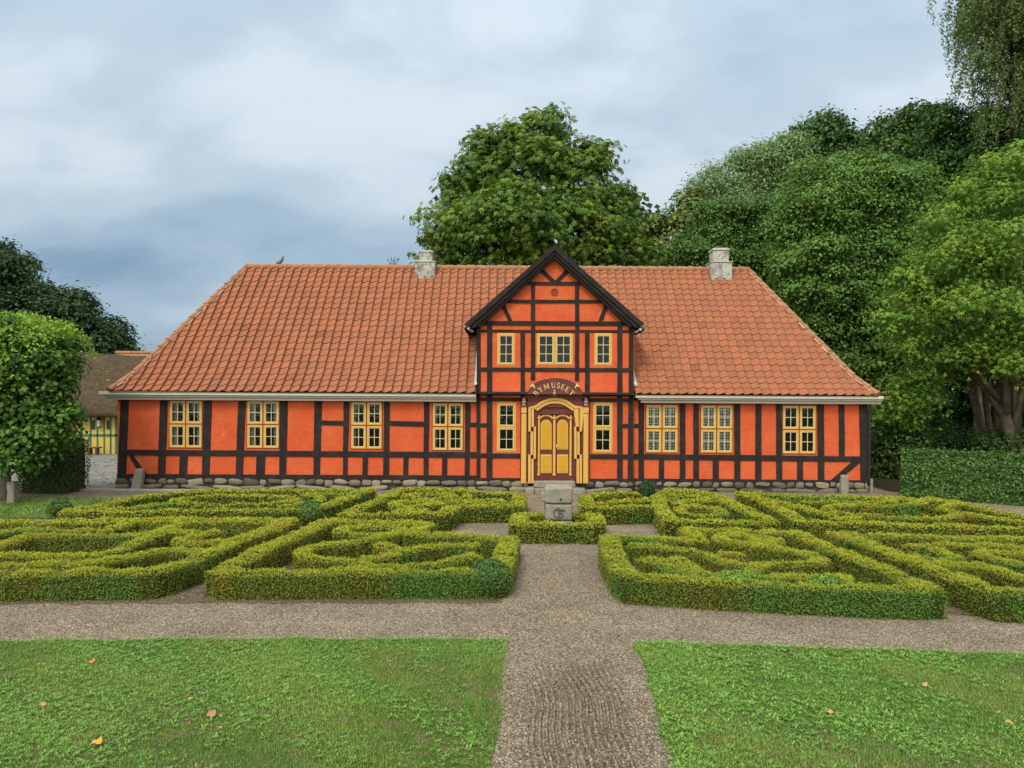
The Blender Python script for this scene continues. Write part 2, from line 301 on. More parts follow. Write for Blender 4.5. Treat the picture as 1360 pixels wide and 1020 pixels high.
# ------------------------------------------------------------------ ground
def sheet(name, pts, z, m, kind='structure'):
    b = MB(); b.add([(p[0], p[1], z) for p in pts], [tuple(range(len(pts)))]); o = b.build(name, m); o['kind'] = kind; return o
sheet('ground', [(-900, -60), (900, -60), (900, 1800), (-900, 1800)], -0.008, M['field'])
sheet('gravel_ground', [(-24, -6), (26, -6), (26, 60), (-24, 60)], -0.004, M['gravel'])
sheet('wood_floor', [(12.4, 24.6), (60, 22), (60, 90), (2, 90), (2, 33), (12.4, 33)], 0.002, M['woodfloor'])
sheet('cobbled_yard', [(-30, 25.0), (-13.4, 25.0), (-12.9, 28), (-12.9, 60), (-40, 60)], 0.002, M['cobble'])
b = MB(); b.box(-14.0, -9.6, 23.62, 23.85, -0.02, 0.05); b.build('kerb', M['slab'], bevel=0.01)['kind'] = 'structure'
def jitter_edge(pts, amp, step=0.12):
    out = []
    for i in range(len(pts)):
        a, c = Vector(pts[i]), Vector(pts[(i+1) % len(pts)]); L = (c-a).length; n = max(1, int(L/step)) if L < 12 else 1
        for k in range(n):
            p = a.lerp(c, k/n); q = np.array([[p.x, p.y, 0.0]])
            out.append((p.x + amp*float(wav(q, 5, 1)[0]), p.y + amp*float(wav(q, 5, 2)[0])))
    return out
lawnL = [G(672, 850), G(668, 880), G(667, 930), G(662, 975), G(655, 1022), (0.08, 4.2), (-0.05, 1.0), (-14, 1.0), (-14, G(-300, 853)[1]), G(-300, 853), G(0, 852), G(350, 849)]
lawnR = [G(843, 853), G(1360, 869), G(1700, 880), (14, 1.0), (1.15, 1.0), G(905, 1060), G(893, 1020), G(878, 970), G(866, 928), G(858, 900), G(850, 875)]
lawnL = jitter_edge(lawnL, 0.03); lawnR = jitter_edge(lawnR, 0.03)
sheet('lawn', lawnL, 0.006, M['turf']); sheet('lawn', lawnR, 0.006, M['turf'])
lawnB = [G(-300, 664), G(60, 662), G(150, 662), G(215, 664), G(75, 689), G(-300, 690)]
sheet('lawn', lawnB, 0.006, M['turf'])
def inside(P, poly):
    x, y = P[:, 0], P[:, 1]; c = np.zeros(len(P), bool); n = len(poly); j = n-1
    for i in range(n):
        xi, yi = poly[i]; xj, yj = poly[j]
        if yi != yj:
            k = ((yi > y) != (yj > y)) & (x < (xj-xi)*(y-yi)/(yj-yi)+xi); c ^= k
        j = i
    return c
def grass(poly, box, n, h, w, name='grass', clover=0, far=False):
    P = np.column_stack([RNG.uniform(box[0], box[1], n), RNG.uniform(box[2], box[3], n), np.zeros(n)])
    P = P[inside(P + np.column_stack([RNG.normal(0, .025, n), RNG.normal(0, .025, n), np.zeros(n)]), poly)]
    dens = wav(P, 1.6, 3)*0.5 + wav(P, 6, 4)*0.5
    P = P[RNG.uniform(-1.0, 0.9, len(P)) < dens*1.2 + 0.45]; n = len(P)
    hh = h*RNG.uniform(0.5, 1.3, n)*(1+0.35*wav(P, 4, 5)); an = RNG.uniform(0, 6.28, n); ln = RNG.uniform(0.2, 1.1, n)*hh
    d = np.column_stack([np.cos(an), np.sin(an), np.zeros(n)]); s = np.column_stack([-np.sin(an), np.cos(an), np.zeros(n)])*w*RNG.uniform(0.6, 1.3, n)[:, None]
    P[:, 2] = 0.004
    tip = P + d*ln[:, None] + np.column_stack([np.zeros(n), np.zeros(n), hh]); mid = P + d*ln[:, None]*0.35 + np.column_stack([np.zeros(n), np.zeros(n), hh*0.62])
    V = np.stack([P - s*0.6, mid + s*0.5 - s, tip, mid + s*0.5], 1)
    k = np.clip(0.5+0.5*wav(P, 2.2, 6), 0, 1)[:, None]; u = RNG.uniform(0, 1, n)[:, None]
    c = np.array([0.11, 0.255, 0.036])*(1-k) + np.array([0.26, 0.375, 0.068])*k
    c = c*(0.6+0.8*u); dry = (RNG.uniform(0, 1, n) < 0.06 + 0.18*np.clip(wav(P, 1.5, 7)+.1, 0, 1))
    c[dry] = np.array([0.30, 0.25, 0.11])*(0.7+0.6*u[dry])
    Vs, Cs = [V], [c]
    if clover:
        Q = np.column_stack([RNG.uniform(box[0], box[1], clover), RNG.uniform(box[2], box[3], clover), np.zeros(clover)])
        Q = Q[inside(Q, poly)]; Q = Q[wav(Q, 1.1, 2) + 0.9*wav(Q, 4, 1) > RNG.uniform(-1.1, 1.3, len(Q))]; m_ = len(Q)
        # rosettes of broad leaves
        an = RNG.uniform(0, 6.28, m_); Q = np.repeat(Q, 5, 0); an = np.repeat(an, 5) + np.tile(np.arange(5)*1.2566, m_) + 0 + RNG.normal(0, .3, m_*5)
        L = np.repeat(RNG.uniform(0.5, 1.5, m_)**1.6, 5)*RNG.uniform(0.018, 0.034, m_*5)*(.9 if clover < 45000 else 1.1); dd = np.column_stack([np.cos(an), np.sin(an), RNG.uniform(0.1, 0.8, m_*5)]); dd = unit(dd)
        sd = np.column_stack([-np.sin(an), np.cos(an), np.zeros(m_*5)])*(L*0.17)[:, None]; Q[:, 2] = 0.012 + RNG.uniform(0, .015, m_*5)
        V2 = np.stack([Q, Q + dd*(L*0.6)[:, None] - sd, Q + dd*L[:, None], Q + dd*(L*0.6)[:, None] + sd], 1)
        u = np.clip(np.repeat(RNG.uniform(0, 1, m_), 5)*.7+RNG.uniform(0, .3, m_*5), 0, 1)[:, None]; c2 = (np.array([0.09, 0.24, 0.03])*(1-u) + np.array([0.25, 0.40, 0.08])*u)
        Vs.append(V2); Cs.append(c2)
    o = quads_np(name, np.concatenate(Vs), 4, M['grass'], col=np.concatenate(Cs)); o['kind'] = 'stuff'; return o
grass(lawnL, (-8.5, 0.3, 5.6, 10.2), 520000, 0.030, 0.0032, clover=44000)
grass(lawnR, (1.0, 9.5, 5.6, 10.0), 520000, 0.030, 0.0032, clover=46000)
grass(lawnB, (-20, -9, 18, 23), 90000, 0.05, 0.010)
# raked central path: real ridges
def raked():
    a = [G(655, 1024), G(898, 1024)]; y0, y1 = 4.6, G(760, 720)[1]; nx, ny = 230, 760
    X, Y = np.meshgrid(np.linspace(-0.15, 1.45, nx), np.linspace(y0, y1, ny), indexing='ij')
    P = np.column_stack([X.ravel(), Y.ravel(), np.zeros(X.size)])
    cen = 0.62 + 0.02*(P[:, 1]-6)
    ph = (P[:, 0]-cen) + 0.05*np.sin(P[:, 1]*1.6) + 0.03*np.sin(P[:, 1]*3.7+1) + 0.012*wav(P, 3, 2)
    m = np.clip((0.62-np.abs(P[:, 0]-cen-0.02))/0.30, 0, 1)*np.clip(0.55+0.6*wav(P*np.array([1, .5, 1]), 1.5, 3), 0.12, 1)
    m *= np.clip((9.4-P[:, 1])/1.2, 0.25, 1)
    z = 0.018*np.sin(ph*2*math.pi/0.066)*m + 0.003*wav(P, 9, 4) + RNG.normal(0, 0.0022, len(P))
    edge = np.minimum(np.minimum(X.ravel()+0.15, 1.45-X.ravel()), np.minimum(Y.ravel()-y0, y1-Y.ravel()))
    P[:, 2] = 0.004 + (z+0.004)*np.clip(edge/0.1, 0, 1)-0.004*(edge < 0.02)
    idx = np.arange(nx*ny).reshape(nx, ny); F = np.stack([idx[:-1, :-1], idx[1:, :-1], idx[1:, 1:], idx[:-1, 1:]], -1).reshape(-1, 4)
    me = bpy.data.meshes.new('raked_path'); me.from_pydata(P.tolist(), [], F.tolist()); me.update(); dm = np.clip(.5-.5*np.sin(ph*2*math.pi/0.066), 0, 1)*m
    a = me.color_attributes.new('trough_dark', 'FLOAT_COLOR', 'POINT'); cc = np.ones((len(P), 4), np.float32); cc[:, :3] = np.clip(dm, 0, 1)[:, None]; a.data.foreach_set('color', cc.reshape(-1))
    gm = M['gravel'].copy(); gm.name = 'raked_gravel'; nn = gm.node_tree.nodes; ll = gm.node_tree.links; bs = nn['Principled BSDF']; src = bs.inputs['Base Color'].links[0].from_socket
    at = nn.new('ShaderNodeAttribute'); at.attribute_name = 'trough_dark'; mxx = nn.new('ShaderNodeMix'); mxx.data_type = 'RGBA'; mxx.blend_type = 'MULTIPLY'; ll.new(at.outputs['Fac'], mxx.inputs[0]); ll.new(src, mxx.inputs[6]); mxx.inputs[7].default_value = (.42, .38, .34, 1); ll.new(mxx.outputs[2], bs.inputs['Base Color'])  # gravel colour darkened towards the rake troughs
    o = link('raked_path', me, gm); o['kind'] = 'structure'
raked()
# loose pebbles over the near gravel
def pebbles():
    n = 60000; P = np.column_stack([RNG.uniform(-7.5, 8.5, n), RNG.uniform(8.9, 12.0, n), np.full(n, 0.003)])
    n2 = 42000; P2 = np.column_stack([RNG.uniform(-0.1, 1.5, n2), RNG.uniform(5.6, 9.5, n2), np.full(n2, 0.006)]); P2 = P2[RNG.uniform(0, 1, n2) < .35]
    P = np.concatenate([P, P2]); P = P[~inside(P, lawnL) & ~inside(P, lawnR)]; n = len(P)
    N = unit(RNG.normal(size=(n, 3))*0.5 + np.array([0, 0, 1])); s = RNG.uniform(0.004, 0.009, n)
    u = RNG.uniform(0, 1, n)[:, None]; c = np.array([0.13, 0.11, 0.085])*(1-u) + np.array([0.48, 0.43, 0.36])*u
    o = quads_np('loose_pebbles', leaves(P, N, s*1.3, s, 0.35), 4, M['grass'], col=c); o['kind'] = 'stuff'
pebbles()

# ------------------------------------------------------------------ THE HOUSE
FY = 24.4; GY = 24.28
def X(px, py=560, Y=FY): return U(px, py, Y)[0]
def Z(py, px=680, Y=FY): return U(px, py, Y)[1]
house = empty('half_timbered_house', (0, 28.5, 0))
tag(house, 'long orange half-timbered house with black timbers, red tiled hipped roof and central gable', 'house')
XL, XR = -12.78, 11.50; YB = 32.8
GXL, GXR = U(633, 600, GY)[0], U(841.5, 600, GY)[0]
ZS = 0.33; ZE = 2.93                     # underside of the sill, top of the wall
# windows: x1, y1, x2, y2 (photo), columns, rows, panes per casement (cols, rows), lattice, curtain
WIN = [(224.5, 531, 269.5, 595.5, 2, 2, 2, 2, 0, 2), (327.5, 531.5, 371.6, 596, 2, 2, 2, 2, 0, 2), (465.5, 533, 508.3, 597, 2, 2, 2, 2, 0, 1),
       (573.6, 534.6, 616, 599, 2, 2, 2, 2, 0, 1), (857, 536.8, 901, 602, 2, 2, 2, 2, 1, 0), (929.6, 537.3, 973.6, 602.3, 2, 2, 2, 2, 1, 0), (1038.4, 537.8, 1084, 603.4, 2, 2, 2, 2, 0, 0)]
GWIN = [(660, 534.6, 685.3, 600, 1, 2, 2, 2, 0, 0), (787.6, 534.6, 813.5, 601.5, 1, 2, 2, 2, 0, 0), (660.3, 442.4, 684, 485.6, 1, 1, 2, 3, 0, 0),
        (712.8, 443, 760.8, 485.2, 2, 1, 2, 3, 0, 0), (789.4, 442.6, 813, 485.8, 1, 1, 2, 3, 0, 0)]
DOOR = (711, 536, 763.5, 634)
def rect(w, Y):
    cx, cy = (w[0]+w[2])/2, (w[1]+w[3])/2
    x0, x1 = U(w[0], cy, Y)[0], U(w[2], cy, Y)[0]; z1, z0 = U(cx, w[1], Y)[1], U(cx, w[3], Y)[1]
    return x0, x1, z0, z1
def holed(b, x0, x1, z0, z1, Y, holes, depth, m=0):
    xs = sorted({x0, x1, *[h[0] for h in holes], *[h[1] for h in holes]}); zs = sorted({z0, z1, *[h[2] for h in holes], *[h[3] for h in holes]})
    for i in range(len(xs)-1):
        for j in range(len(zs)-1):
            a, c = (xs[i]+xs[i+1])/2, (zs[j]+zs[j+1])/2
            if any(h[0] < a < h[1] and h[2] < c < h[3] for h in holes): continue
            b.add([(xs[i], Y, zs[j]), (xs[i+1], Y, zs[j]), (xs[i+1], Y, zs[j+1]), (xs[i], Y, zs[j+1])], [(0, 1, 2, 3)], m)
    for h in holes:
        a0, a1, c0, c1 = h; y1 = Y+depth
        b.add([(a0, Y, c0), (a1, Y, c0), (a1, Y, c1), (a0, Y, c1), (a0, y1, c0), (a1, y1, c0), (a1, y1, c1), (a0, y1, c1)], [(0, 1, 5, 4), (1, 2, 6, 5), (2, 3, 7, 6), (3, 0, 4, 7)], m)
# walls
mw = [rect(w, FY) for w in WIN]; gw = [rect(w, GY) for w in GWIN]
b = MB()
holed(b, XL, GXL, ZS, ZE, FY, [h for h in mw if h[1] < 0], 0.16)
holed(b, GXR, XR, ZS, ZE, FY, [h for h in mw if h[0] > 0], 0.16)
b.add([(XL, FY, ZS), (XL, YB, ZS), (XL, YB, ZE), (XL, FY, ZE)], [(0, 1, 2, 3)]); b.add([(XR, FY, ZS), (XR, YB, ZS), (XR, YB, ZE), (XR, FY, ZE)], [(0, 1, 2, 3)])
b.add([(XL, YB, ZS), (XR, YB, ZS), (XR, YB, ZE), (XL, YB, ZE)], [(0, 1, 2, 3)])
b.build('wall', M['orange'], house)
ZG = Z(431, 737, GY); dz = rect(DOOR, GY); XM = (GXL+GXR)/2
APX, APZ = U(736.5, 336, GY)
b = MB(); holed(b, GXL, GXR, ZS, ZG, GY, gw + [(dz[0], dz[1], ZS+0.05, dz[3])], 0.16)
b.add([(GXL, GY, ZG), (GXR, GY, ZG), (APX, GY, APZ+0.12)], [(0, 1, 2)])
b.add([(GXL, GY, ZS), (GXL, 27, ZS), (GXL, 27, ZG), (GXL, GY, ZG)], [(0, 1, 2, 3)]); b.add([(GXR, GY, ZS), (GXR, 27, ZS), (GXR, 27, ZG), (GXR, GY, ZG)], [(0, 1, 2, 3)])
b.build('gable_wall', M['orange'], house)
# rooms behind the windows
b = MB()
b.add([(XL+.2, 28.4, ZS), (XR-.2, 28.4, ZS), (XR-.2, 28.4, 2.95), (XL+.2, 28.4, 2.95)], [(0, 1, 2, 3)])
b.add([(-1.4, 27.2, 2.96), (4.1, 27.2, 2.96), (4.1, 27.2, 5.2), (-1.4, 27.2, 5.2)], [(0, 1, 2, 3)])
b.add([(XL+.05, FY+.1, .4), (XR-.05, FY+.1, .4), (XR-.05, 28.4, .4), (XL+.05, 28.4, .4)], [(0, 1, 2, 3)])
b.add([(XL+.05, FY+.17, 2.95), (XR-.05, FY+.17, 2.95), (XR-.05, 28.4, 2.95), (XL+.05, 28.4, 2.95)], [(0, 1, 2, 3)])
for xx in (-9.8, -4.4, -1.3, 4.0, 8.6): b.add([(xx, FY+.17, .4), (xx, 28.4, .4), (xx, 28.4, 2.95), (xx, FY+.17, 2.95)], [(0, 1, 2, 3)])
b.build('interior', M['inside'], house)
# timbers
def quadpost(name, pts, Y, th=0.03, back=0.05, wob=0.012):
    q = [U(p[0], p[1], Y) for p in pts]; n = len(q); out = []
    for i in range(n):                                    # hand-hewn, slightly crooked edges
        a, c = q[i], q[(i+1) % n]; L = math.hypot(c[0]-a[0], c[1]-a[1]); k = max(1, int(L/0.35))
        for j in range(k):
            t = j/k; w = 0 if j == 0 else wob*(random.random()-0.5)
            nx, nz = -(c[1]-a[1])/max(L, .001), (c[0]-a[0])/max(L, .001)
            out.append((a[0]+(c[0]-a[0])*t+nx*w, a[1]+(c[1]-a[1])*t+nz*w))
    b = MB(); b.prism(out, Y-th, Y+back); return b.build(name, M['black'], house, bevel=0.004)
TT = 523
def post(xt1, xt2, yt, xb1, xb2, yb, Y=FY, th=0.03): quadpost('post', [(xb1, yb), (xb2, yb), (xt2, yt), (xt1, yt)], Y, th)
def rail(x1, y1, x2, y2, hgt, Y=FY, th=0.026, name='rail'): quadpost(name, [(x1, y1+hgt), (x2, y2+hgt), (x2, y2), (x1, y1)], Y, th, wob=0.008)
for p in [(161, 171.7, 157, 167.5), (213, 223.5, 210, 219.6), (271, 282, 268.6, 278), (317, 327, 313, 322.6), (372.3, 382.6, 371, 380), (417.7, 428, 416.5, 425),
          (456.8, 464.5, 455.6, 461.5), (510, 517.8, 509, 516.6), (563.3, 570.5, 562.6, 569), (618, 625.3, 617, 623.6)]:
    post(p[0], p[1], TT, p[2], p[3], 632)
for p in [(848, 855, 848, 855), (902.6, 910, 902.6, 910), (920.8, 927.8, 920.8, 928), (975, 983, 975, 983), (1003.2, 1011.2, 1003, 1011), (1030.3, 1037.8, 1031, 1038.6),
          (1085, 1094, 1086, 1094.5), (1140.6, 1152, 1142.7, 1153.5)]:
    post(p[0], p[1], TT+4, p[2], p[3], 639)
post(1113.5, 1121.3, 527, 1114, 1121.5, 608)
for a, c in ((239, 249.5), (341, 352.5)): post(a, c, 604, a-1, c-1, 632)
for a, c in ((482, 488.7), (536, 542.7), (587.5, 594.2)): post(a, c, 605, a-.6, c-.6, 633)
for a, c in ((875, 881.7), (946.6, 954.3), (1058.5, 1066.3)): post(a, c, 608, a, c, 637)
rail(165, 597, 632.5, 600.4, 7.6, th=0.034); rail(841, 602.6, 1146, 606.2, 7.2, th=0.034)
rail(427, 558.3, 457, 559, 6); rail(517, 558.7, 564, 560, 6.6); rail(625, 561.2, 633, 561.4, 5.6); rail(840.5, 562.6, 849, 562.8, 5.6)
rail(156, 629.3, 632.8, 631.4, 7.2, th=0.045, name='sill_beam'); rail(841.5, 635.3, 1155, 638, 7.2, th=0.045, name='sill_beam')
quadpost('brace', [(167, 598), (172.5, 598), (195, 629.6), (186, 629.6)], FY, 0.022)
quadpost('brace', [(1134, 610.5), (1145, 608), (1145, 612), (1113, 638), (1103, 638)], FY, 0.022)
g = lambda *a: post(*a, Y=GY)
for p in [(633, 638.5, 431, 632.8, 638, 634), (647, 653.5, 431, 646, 654, 634), (691.2, 697, 440, 691.4, 697, 541), (705.2, 710.6, 378, 705, 710.6, 505), (763.7, 769.2, 378, 763.6, 769, 506),
          (777, 782.6, 440, 777, 783, 541), (820, 826.3, 431, 819.4, 827, 636), (835.5, 841.3, 431, 833.6, 841, 636)]: g(*p)
r_ = lambda *a, **k: rail(*a, Y=GY, **k)
r_(633, 426.2, 841, 427, 5.6, th=0.036); r_(633.5, 437.8, 841, 438.3, 3.6); r_(633, 488, 841, 489, 5, th=0.036)
r_(633, 520, 701, 520.4, 4.8, th=0.036); r_(773, 521, 841, 521.4, 4.8, th=0.036); r_(633, 528, 701, 528.4, 4.4, th=0.036); r_(773, 529, 841, 529.4, 4.4, th=0.036)
r_(647, 602, 693, 602.3, 6.2, th=0.036); r_(781, 603, 841, 603.6, 6.2, th=0.036); r_(632.5, 562, 647, 562, 5.4); r_(827, 562.8, 841, 562.8, 5.4)
r_(632, 634.5, 693, 635, 6.4, th=0.045, name='sill_beam'); r_(780, 635.6, 842.5, 636, 6.4, th=0.045, name='sill_beam')
r_(668, 398, 806, 398.4, 4.4, th=0.036); r_(697, 374.2, 778, 374.4, 4.4, th=0.036); r_(632.8, 602, 646, 602, 6); 
for q in ([(664.5, 404), (670, 403), (680.5, 426), (674.5, 426)], [(803, 403), (808.5, 404), (800.5, 426), (794.8, 426)],
          [(715.5, 360), (720.2, 356), (739, 374.3), (731.5, 374.3)], [(753, 356), (757.6, 359.5), (743, 374.3), (736, 374.3)]):
    quadpost('brace', q, GY, 0.024)
# verge boards: two stepped boards either side
def verge(pts, y0, y1):
    q = [U(a, c, GY-0.3) for a, c in pts]; b = MB(); b.prism(q, y0, y1); return b.build('bargeboard', M['black'], house, bevel=0.006)
verge([(616.5, 431), (736.5, 325), (736.5, 333), (623, 434)], 23.93, 24.05); verge([(736.5, 325), (856.5, 431), (850, 434), (736.5, 333)], 23.93, 24.05)
verge([(621.5, 433.5), (736.5, 331), (736.5, 338), (629, 435.5)], 23.99, 24.10); verge([(736.5, 331), (851.5, 433.5), (844.5, 435.5), (736.5, 338)], 23.99, 24.10)
verge([(627, 435), (736.5, 336.5), (736.5, 342.5), (638, 433)], 24.06, 24.28); verge([(736.5, 336.5), (846, 435), (836, 433), (736.5, 342.5)], 24.06, 24.28)
# round vent
vx, vz = U(736.4, 388, GY)
b = MB(); ring = [(0.118, 0), (0.118, 0.025), (0.095, 0.025), (0.095, 0.004)]
vs = [(vx+r*math.cos(2*math.pi*k/20), GY-h, vz+r*math.sin(2*math.pi*k/20)) for r, h in ring for k in range(20)]
b.add(vs, [(i*20+k, i*20+(k+1) % 20, (i+1)*20+(k+1) % 20, (i+1)*20+k) for i in range(3) for k in range(20)] + [tuple(60+k for k in range(20))])
b.build('round_vent', M['rust'], house)

# ------------------------------------------------------------------ windows
def frame(b, x0, x1, z0, z1, y0, y1, t, m=0):
    b.box(x0, x1, y0, y1, z0, z0+t, m); b.box(x0, x1, y0, y1, z1-t, z1, m)
    b.box(x0, x0+t, y0, y1, z0+t, z1-t, m); b.box(x1-t, x1, y0, y1, z0+t, z1-t, m)
def window(w, Y, gable=False):
    x0, x1, z0, z1 = rect(w, Y); nc, nr, pc, pr, lat, cur = w[4:]
    b = MB(); frame(b, x0+.001, x1-.001, z0+.001, z1-.001, Y-0.012, Y+0.10, 0.038 if not gable else 0.05)
    mull = 0.035
    if nc == 2: xm = (x0+x1)/2; b.box(xm-mull/2, xm+mull/2, Y-0.011, Y+0.095, z0+0.03, z1-0.03)
    zm = z0 + (z1-z0)*0.5
    if nr == 2: b.box(x0+.03, x1-.03, Y-0.016, Y+0.09, zm-mull/2, zm+mull/2)
    wo = b.build('window', M['yellow'] if gable else M['rust'], house, bevel=0.003)
    cas = []
    e = 0.03 if not gable else 0.04
    for i in range(nc):
        for j in range(nr):
            a0 = x0+e if i == 0 else (x0+x1)/2+mull/2+.002; a1 = x1-e if i == nc-1 else (x0+x1)/2-mull/2-.002
            c0 = z0+e if j == 0 else zm+mull/2+.002; c1 = z1-e if j == nr-1 else zm-mull/2-.002
            cas.append((a0, a1, c0, c1))
    gb = MB()
    for a0, a1, c0, c1 in cas:
        s = MB(); t = 0.055 if not gable else 0.04; frame(s, a0, a1, c0, c1, Y-0.028, Y+0.03, t)
        so_ = s.build('sash', M['yellow'], wo, bevel=0.004)
        q = MB(); i0, i1, k0, k1 = a0+t, a1-t, c0+t, c1-t
        frame(q, i0-.001, i1+.001, k0-.001, k1+.001, Y-0.018, Y+0.02, 0.020)
        for k in range(1, pc): xx = i0+(i1-i0)*k/pc; q.box(xx-.010, xx+.010, Y-0.014, Y+0.018, k0, k1)
        for k in range(1, pr): zz = k0+(k1-k0)*k/pr; q.box(i0, i1, Y-0.013, Y+0.017, zz-.010, zz+.010)
        q.build('glazing_bars', M['cream'], wo)
        if lat:
            q = MB(); n1, n2 = 5, 7
            for k in range(1, n1): xx = i0+(i1-i0)*k/n1; q.box(xx-.012, xx+.012, Y+0.012, Y+0.03, k0, k1)
            for k in range(1, n2): zz = k0+(k1-k0)*k/n2; q.box(i0, i1, Y+0.011, Y+0.029, zz-.012, zz+.012)
            frame(q, i0-.02, i1+.02, k0-.02, k1+.02, Y+0.010, Y+0.032, 0.03)
            q.build('inner_lattice', M['white'], wo)
        gb.add([(i0, Y+.004, k0), (i1, Y+.004, k0), (i1, Y+.004, k1), (i0, Y+.004, k1)], [(0, 1, 2, 3)])
    gb.build('glass', M['glass'], wo)
    if cur:
        for side in (0, 1):
            q = MB(); n = 14; wd = (x1-x0)*(0.20 if cur == 2 else 0.12)
            xa = x0+.03 if side == 0 else x1-.03-wd
            xs = [xa + wd*k/n for k in range(n+1)]; ys = [Y+.15+.018*math.sin(k*1.9) for k in range(n+1)]
            q.add([(xs[k], ys[k], z0) for k in range(n+1)] + [(xs[k], ys[k], z1) for k in range(n+1)], [(k, k+1, n+2+k, n+1+k) for k in range(n)])
            q.build('curtain', M['curtain'], wo, smooth=True)
for w in WIN: window(w, FY)
for i, w in enumerate(GWIN): window(w, GY, True)

# ------------------------------------------------------------------ roof of clay pantiles
ZR = 7.88; YR = 28.6; YE = 23.98; ZEV = 3.14; YK = 24.75; ZK = 3.74      # ridge, eave, the bell-cast kink
HXL, HXR = U(327, 355, YR)[0], U(994, 357.5, YR)[0]                    # ends of the ridge
EXL, EXR = U(144.5, 518.5, YE)[0], U(1166.5, 525.5, YE)[0]             # ends of the eave
YRB = 33.22; ROW = 0.30; TW = 0.295
segL = math.hypot(YK-YE, ZK-ZEV), math.hypot(YR-YK, ZR-ZK); SL = sum(segL)
def roof_pt(v):                          # v metres up the slope -> (inset in plan 0..1, z)
    if v < segL[0]: t = v/segL[0]; return (YK-YE)*t, ZEV+(ZK-ZEV)*t
    t = (v-segL[0])/segL[1]; return (YK-YE)+(YR-YK)*t, ZK+(ZR-ZK)*t
def kL(v): ins, z = roof_pt(v); t = ins/(YR-YE); return t
def plane(name, origin_fn, bounds_fn, parent, wseed=0):
    """origin_fn(u, v, h) -> point; bounds_fn(v) -> list of (u0, u1)"""
    nrow = int(round(SL/ROW)); row = SL/nrow; S = 8; rng = np.random.default_rng(wseed); SS = [0, .15, .38, .5, .62, .74, .88, .985, 1.0]
    V = []; F = []; C = []
    prof = lambda s: 0.058*(0.5-0.5*math.cos(math.pi*min(1, max(0, (s-.38)/.50)))) - 0.010*math.sin(math.pi*min(1, s/.38)) - (0.072 if s > .999 else 0)
    for j in range(nrow):
        v0, v1 = j*row, (j+1)*row+0.03
        for (a0, a1), (b0, b1) in zip(bounds_fn(v0), bounds_fn(min(v1, SL))):
            lo, hi = min(a0, b0), max(a1, b1)
            n0, n1 = math.floor(lo/TW), math.ceil(hi/TW)
            for k in range(n0, n1):
                sh = rng.uniform(0.90, 1.07); hu = rng.uniform(0, 1); jz = rng.uniform(-.004, .004); jv = rng.uniform(-.008, .008)
                col = (np.array([0.315, 0.112, 0.054])*(1-hu) + np.array([0.275, 0.106, 0.057])*hu)*sh
                if rng.random() < 0.02: col = col*0.82
                base = len(V); us = [k*TW + TW*SS[i] for i in range(S+1)]
                A = [min(max(u, a0), a1) for u in us]; B = [min(max(u, b0), b1) for u in us]
                if A[-1]-A[0] < 0.004 and B[-1]-B[0] < 0.004: continue
                for i in range(S+1):
                    h = prof(SS[i])+jz
                    V.append(origin_fn(A[i], v0+jv-0.004, h+0.004)); V.append(origin_fn(A[i], v0+jv, h+0.028)); V.append(origin_fn(B[i], min(v1, SL), h+0.002))
                    joint_shade = (.62, .86, 1, 1, 1, 1, .96, .8, .5)[i]; C += [col*0.8*joint_shade, col*joint_shade, col*joint_shade]  # trough and side-joint shade painted into the tile colours; course edges darkened
                for i in range(S):
                    p = base+3*i; F.append((p, p+3, p+4, p+1)); F.append((p+1, p+4, p+5, p+2))
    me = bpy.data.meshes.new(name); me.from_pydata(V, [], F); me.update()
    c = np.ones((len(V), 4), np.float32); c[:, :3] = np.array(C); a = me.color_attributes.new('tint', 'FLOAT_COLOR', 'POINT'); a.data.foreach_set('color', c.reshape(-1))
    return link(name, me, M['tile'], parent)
GEXL, GEZ = U(617, 431.5, 23.98); GEXR = U(856, 431.5, 23.98)[0]; GRX, GRZ = U(736.5, 327, 23.98)
def front_bounds(v):
    ins, z = roof_pt(v); t = kL(v)
    L = EXL + (HXL-EXL)*t; Rr = EXR + (HXR-EXR)*t
    if z < GEZ-0.1: g0, g1 = GXL-0.01, GXR+0.01
    else:
        k = min(1, (z-(GEZ-0.1))/(GRZ-GEZ+0.1)); g0 = GXL + (GRX-GXL)*k; g1 = GXR + (GRX-GXR)*k
    return [(L, g0), (g1, Rr)]
nrm = (-(ZR-ZK), (YR-YK)); nl = math.hypot(*nrm); nY, nZ = nrm[0]/nl, nrm[1]/nl
def front_pt(u, v, h): ins, z = roof_pt(v); return (u, YE+ins+nY*h, z+nZ*h + 0.02*math.sin(u*0.55)*math.sin(v*0.5))
def back_pt(u, v, h): ins, z = roof_pt(v); return (u, YRB-ins-nY*h, z+nZ*h)
def back_bounds(v): t = kL(v); return [(EXL+(HXL-EXL)*t, EXR+(HXR-EXR)*t)]
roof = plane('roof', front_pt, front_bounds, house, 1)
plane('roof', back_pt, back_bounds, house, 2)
def side(xe, xh, sgn, seed):
    def pt(u, v, h):
        ins, z = roof_pt(v); t = ins/(YR-YE); x = xe+(xh-xe)*t; return (x-sgn*h*0.8, u, z+h*0.5)
    def bd(v): t = kL(v); return [(YE+(YR-YE)*t, YRB-(YRB-YR)*t)]
    plane('roof', pt, bd, house, seed)
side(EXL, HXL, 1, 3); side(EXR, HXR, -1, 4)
# under-roof boarding, closes the eaves
b = MB(); b.add([(EXL, YE, ZEV-.02), (EXR, YE, ZEV-.02), (EXR, YRB, ZEV-.02), (EXL, YRB, ZEV-.02)], [(0, 1, 2, 3)]); b.build('soffit', M['cornice'], house)
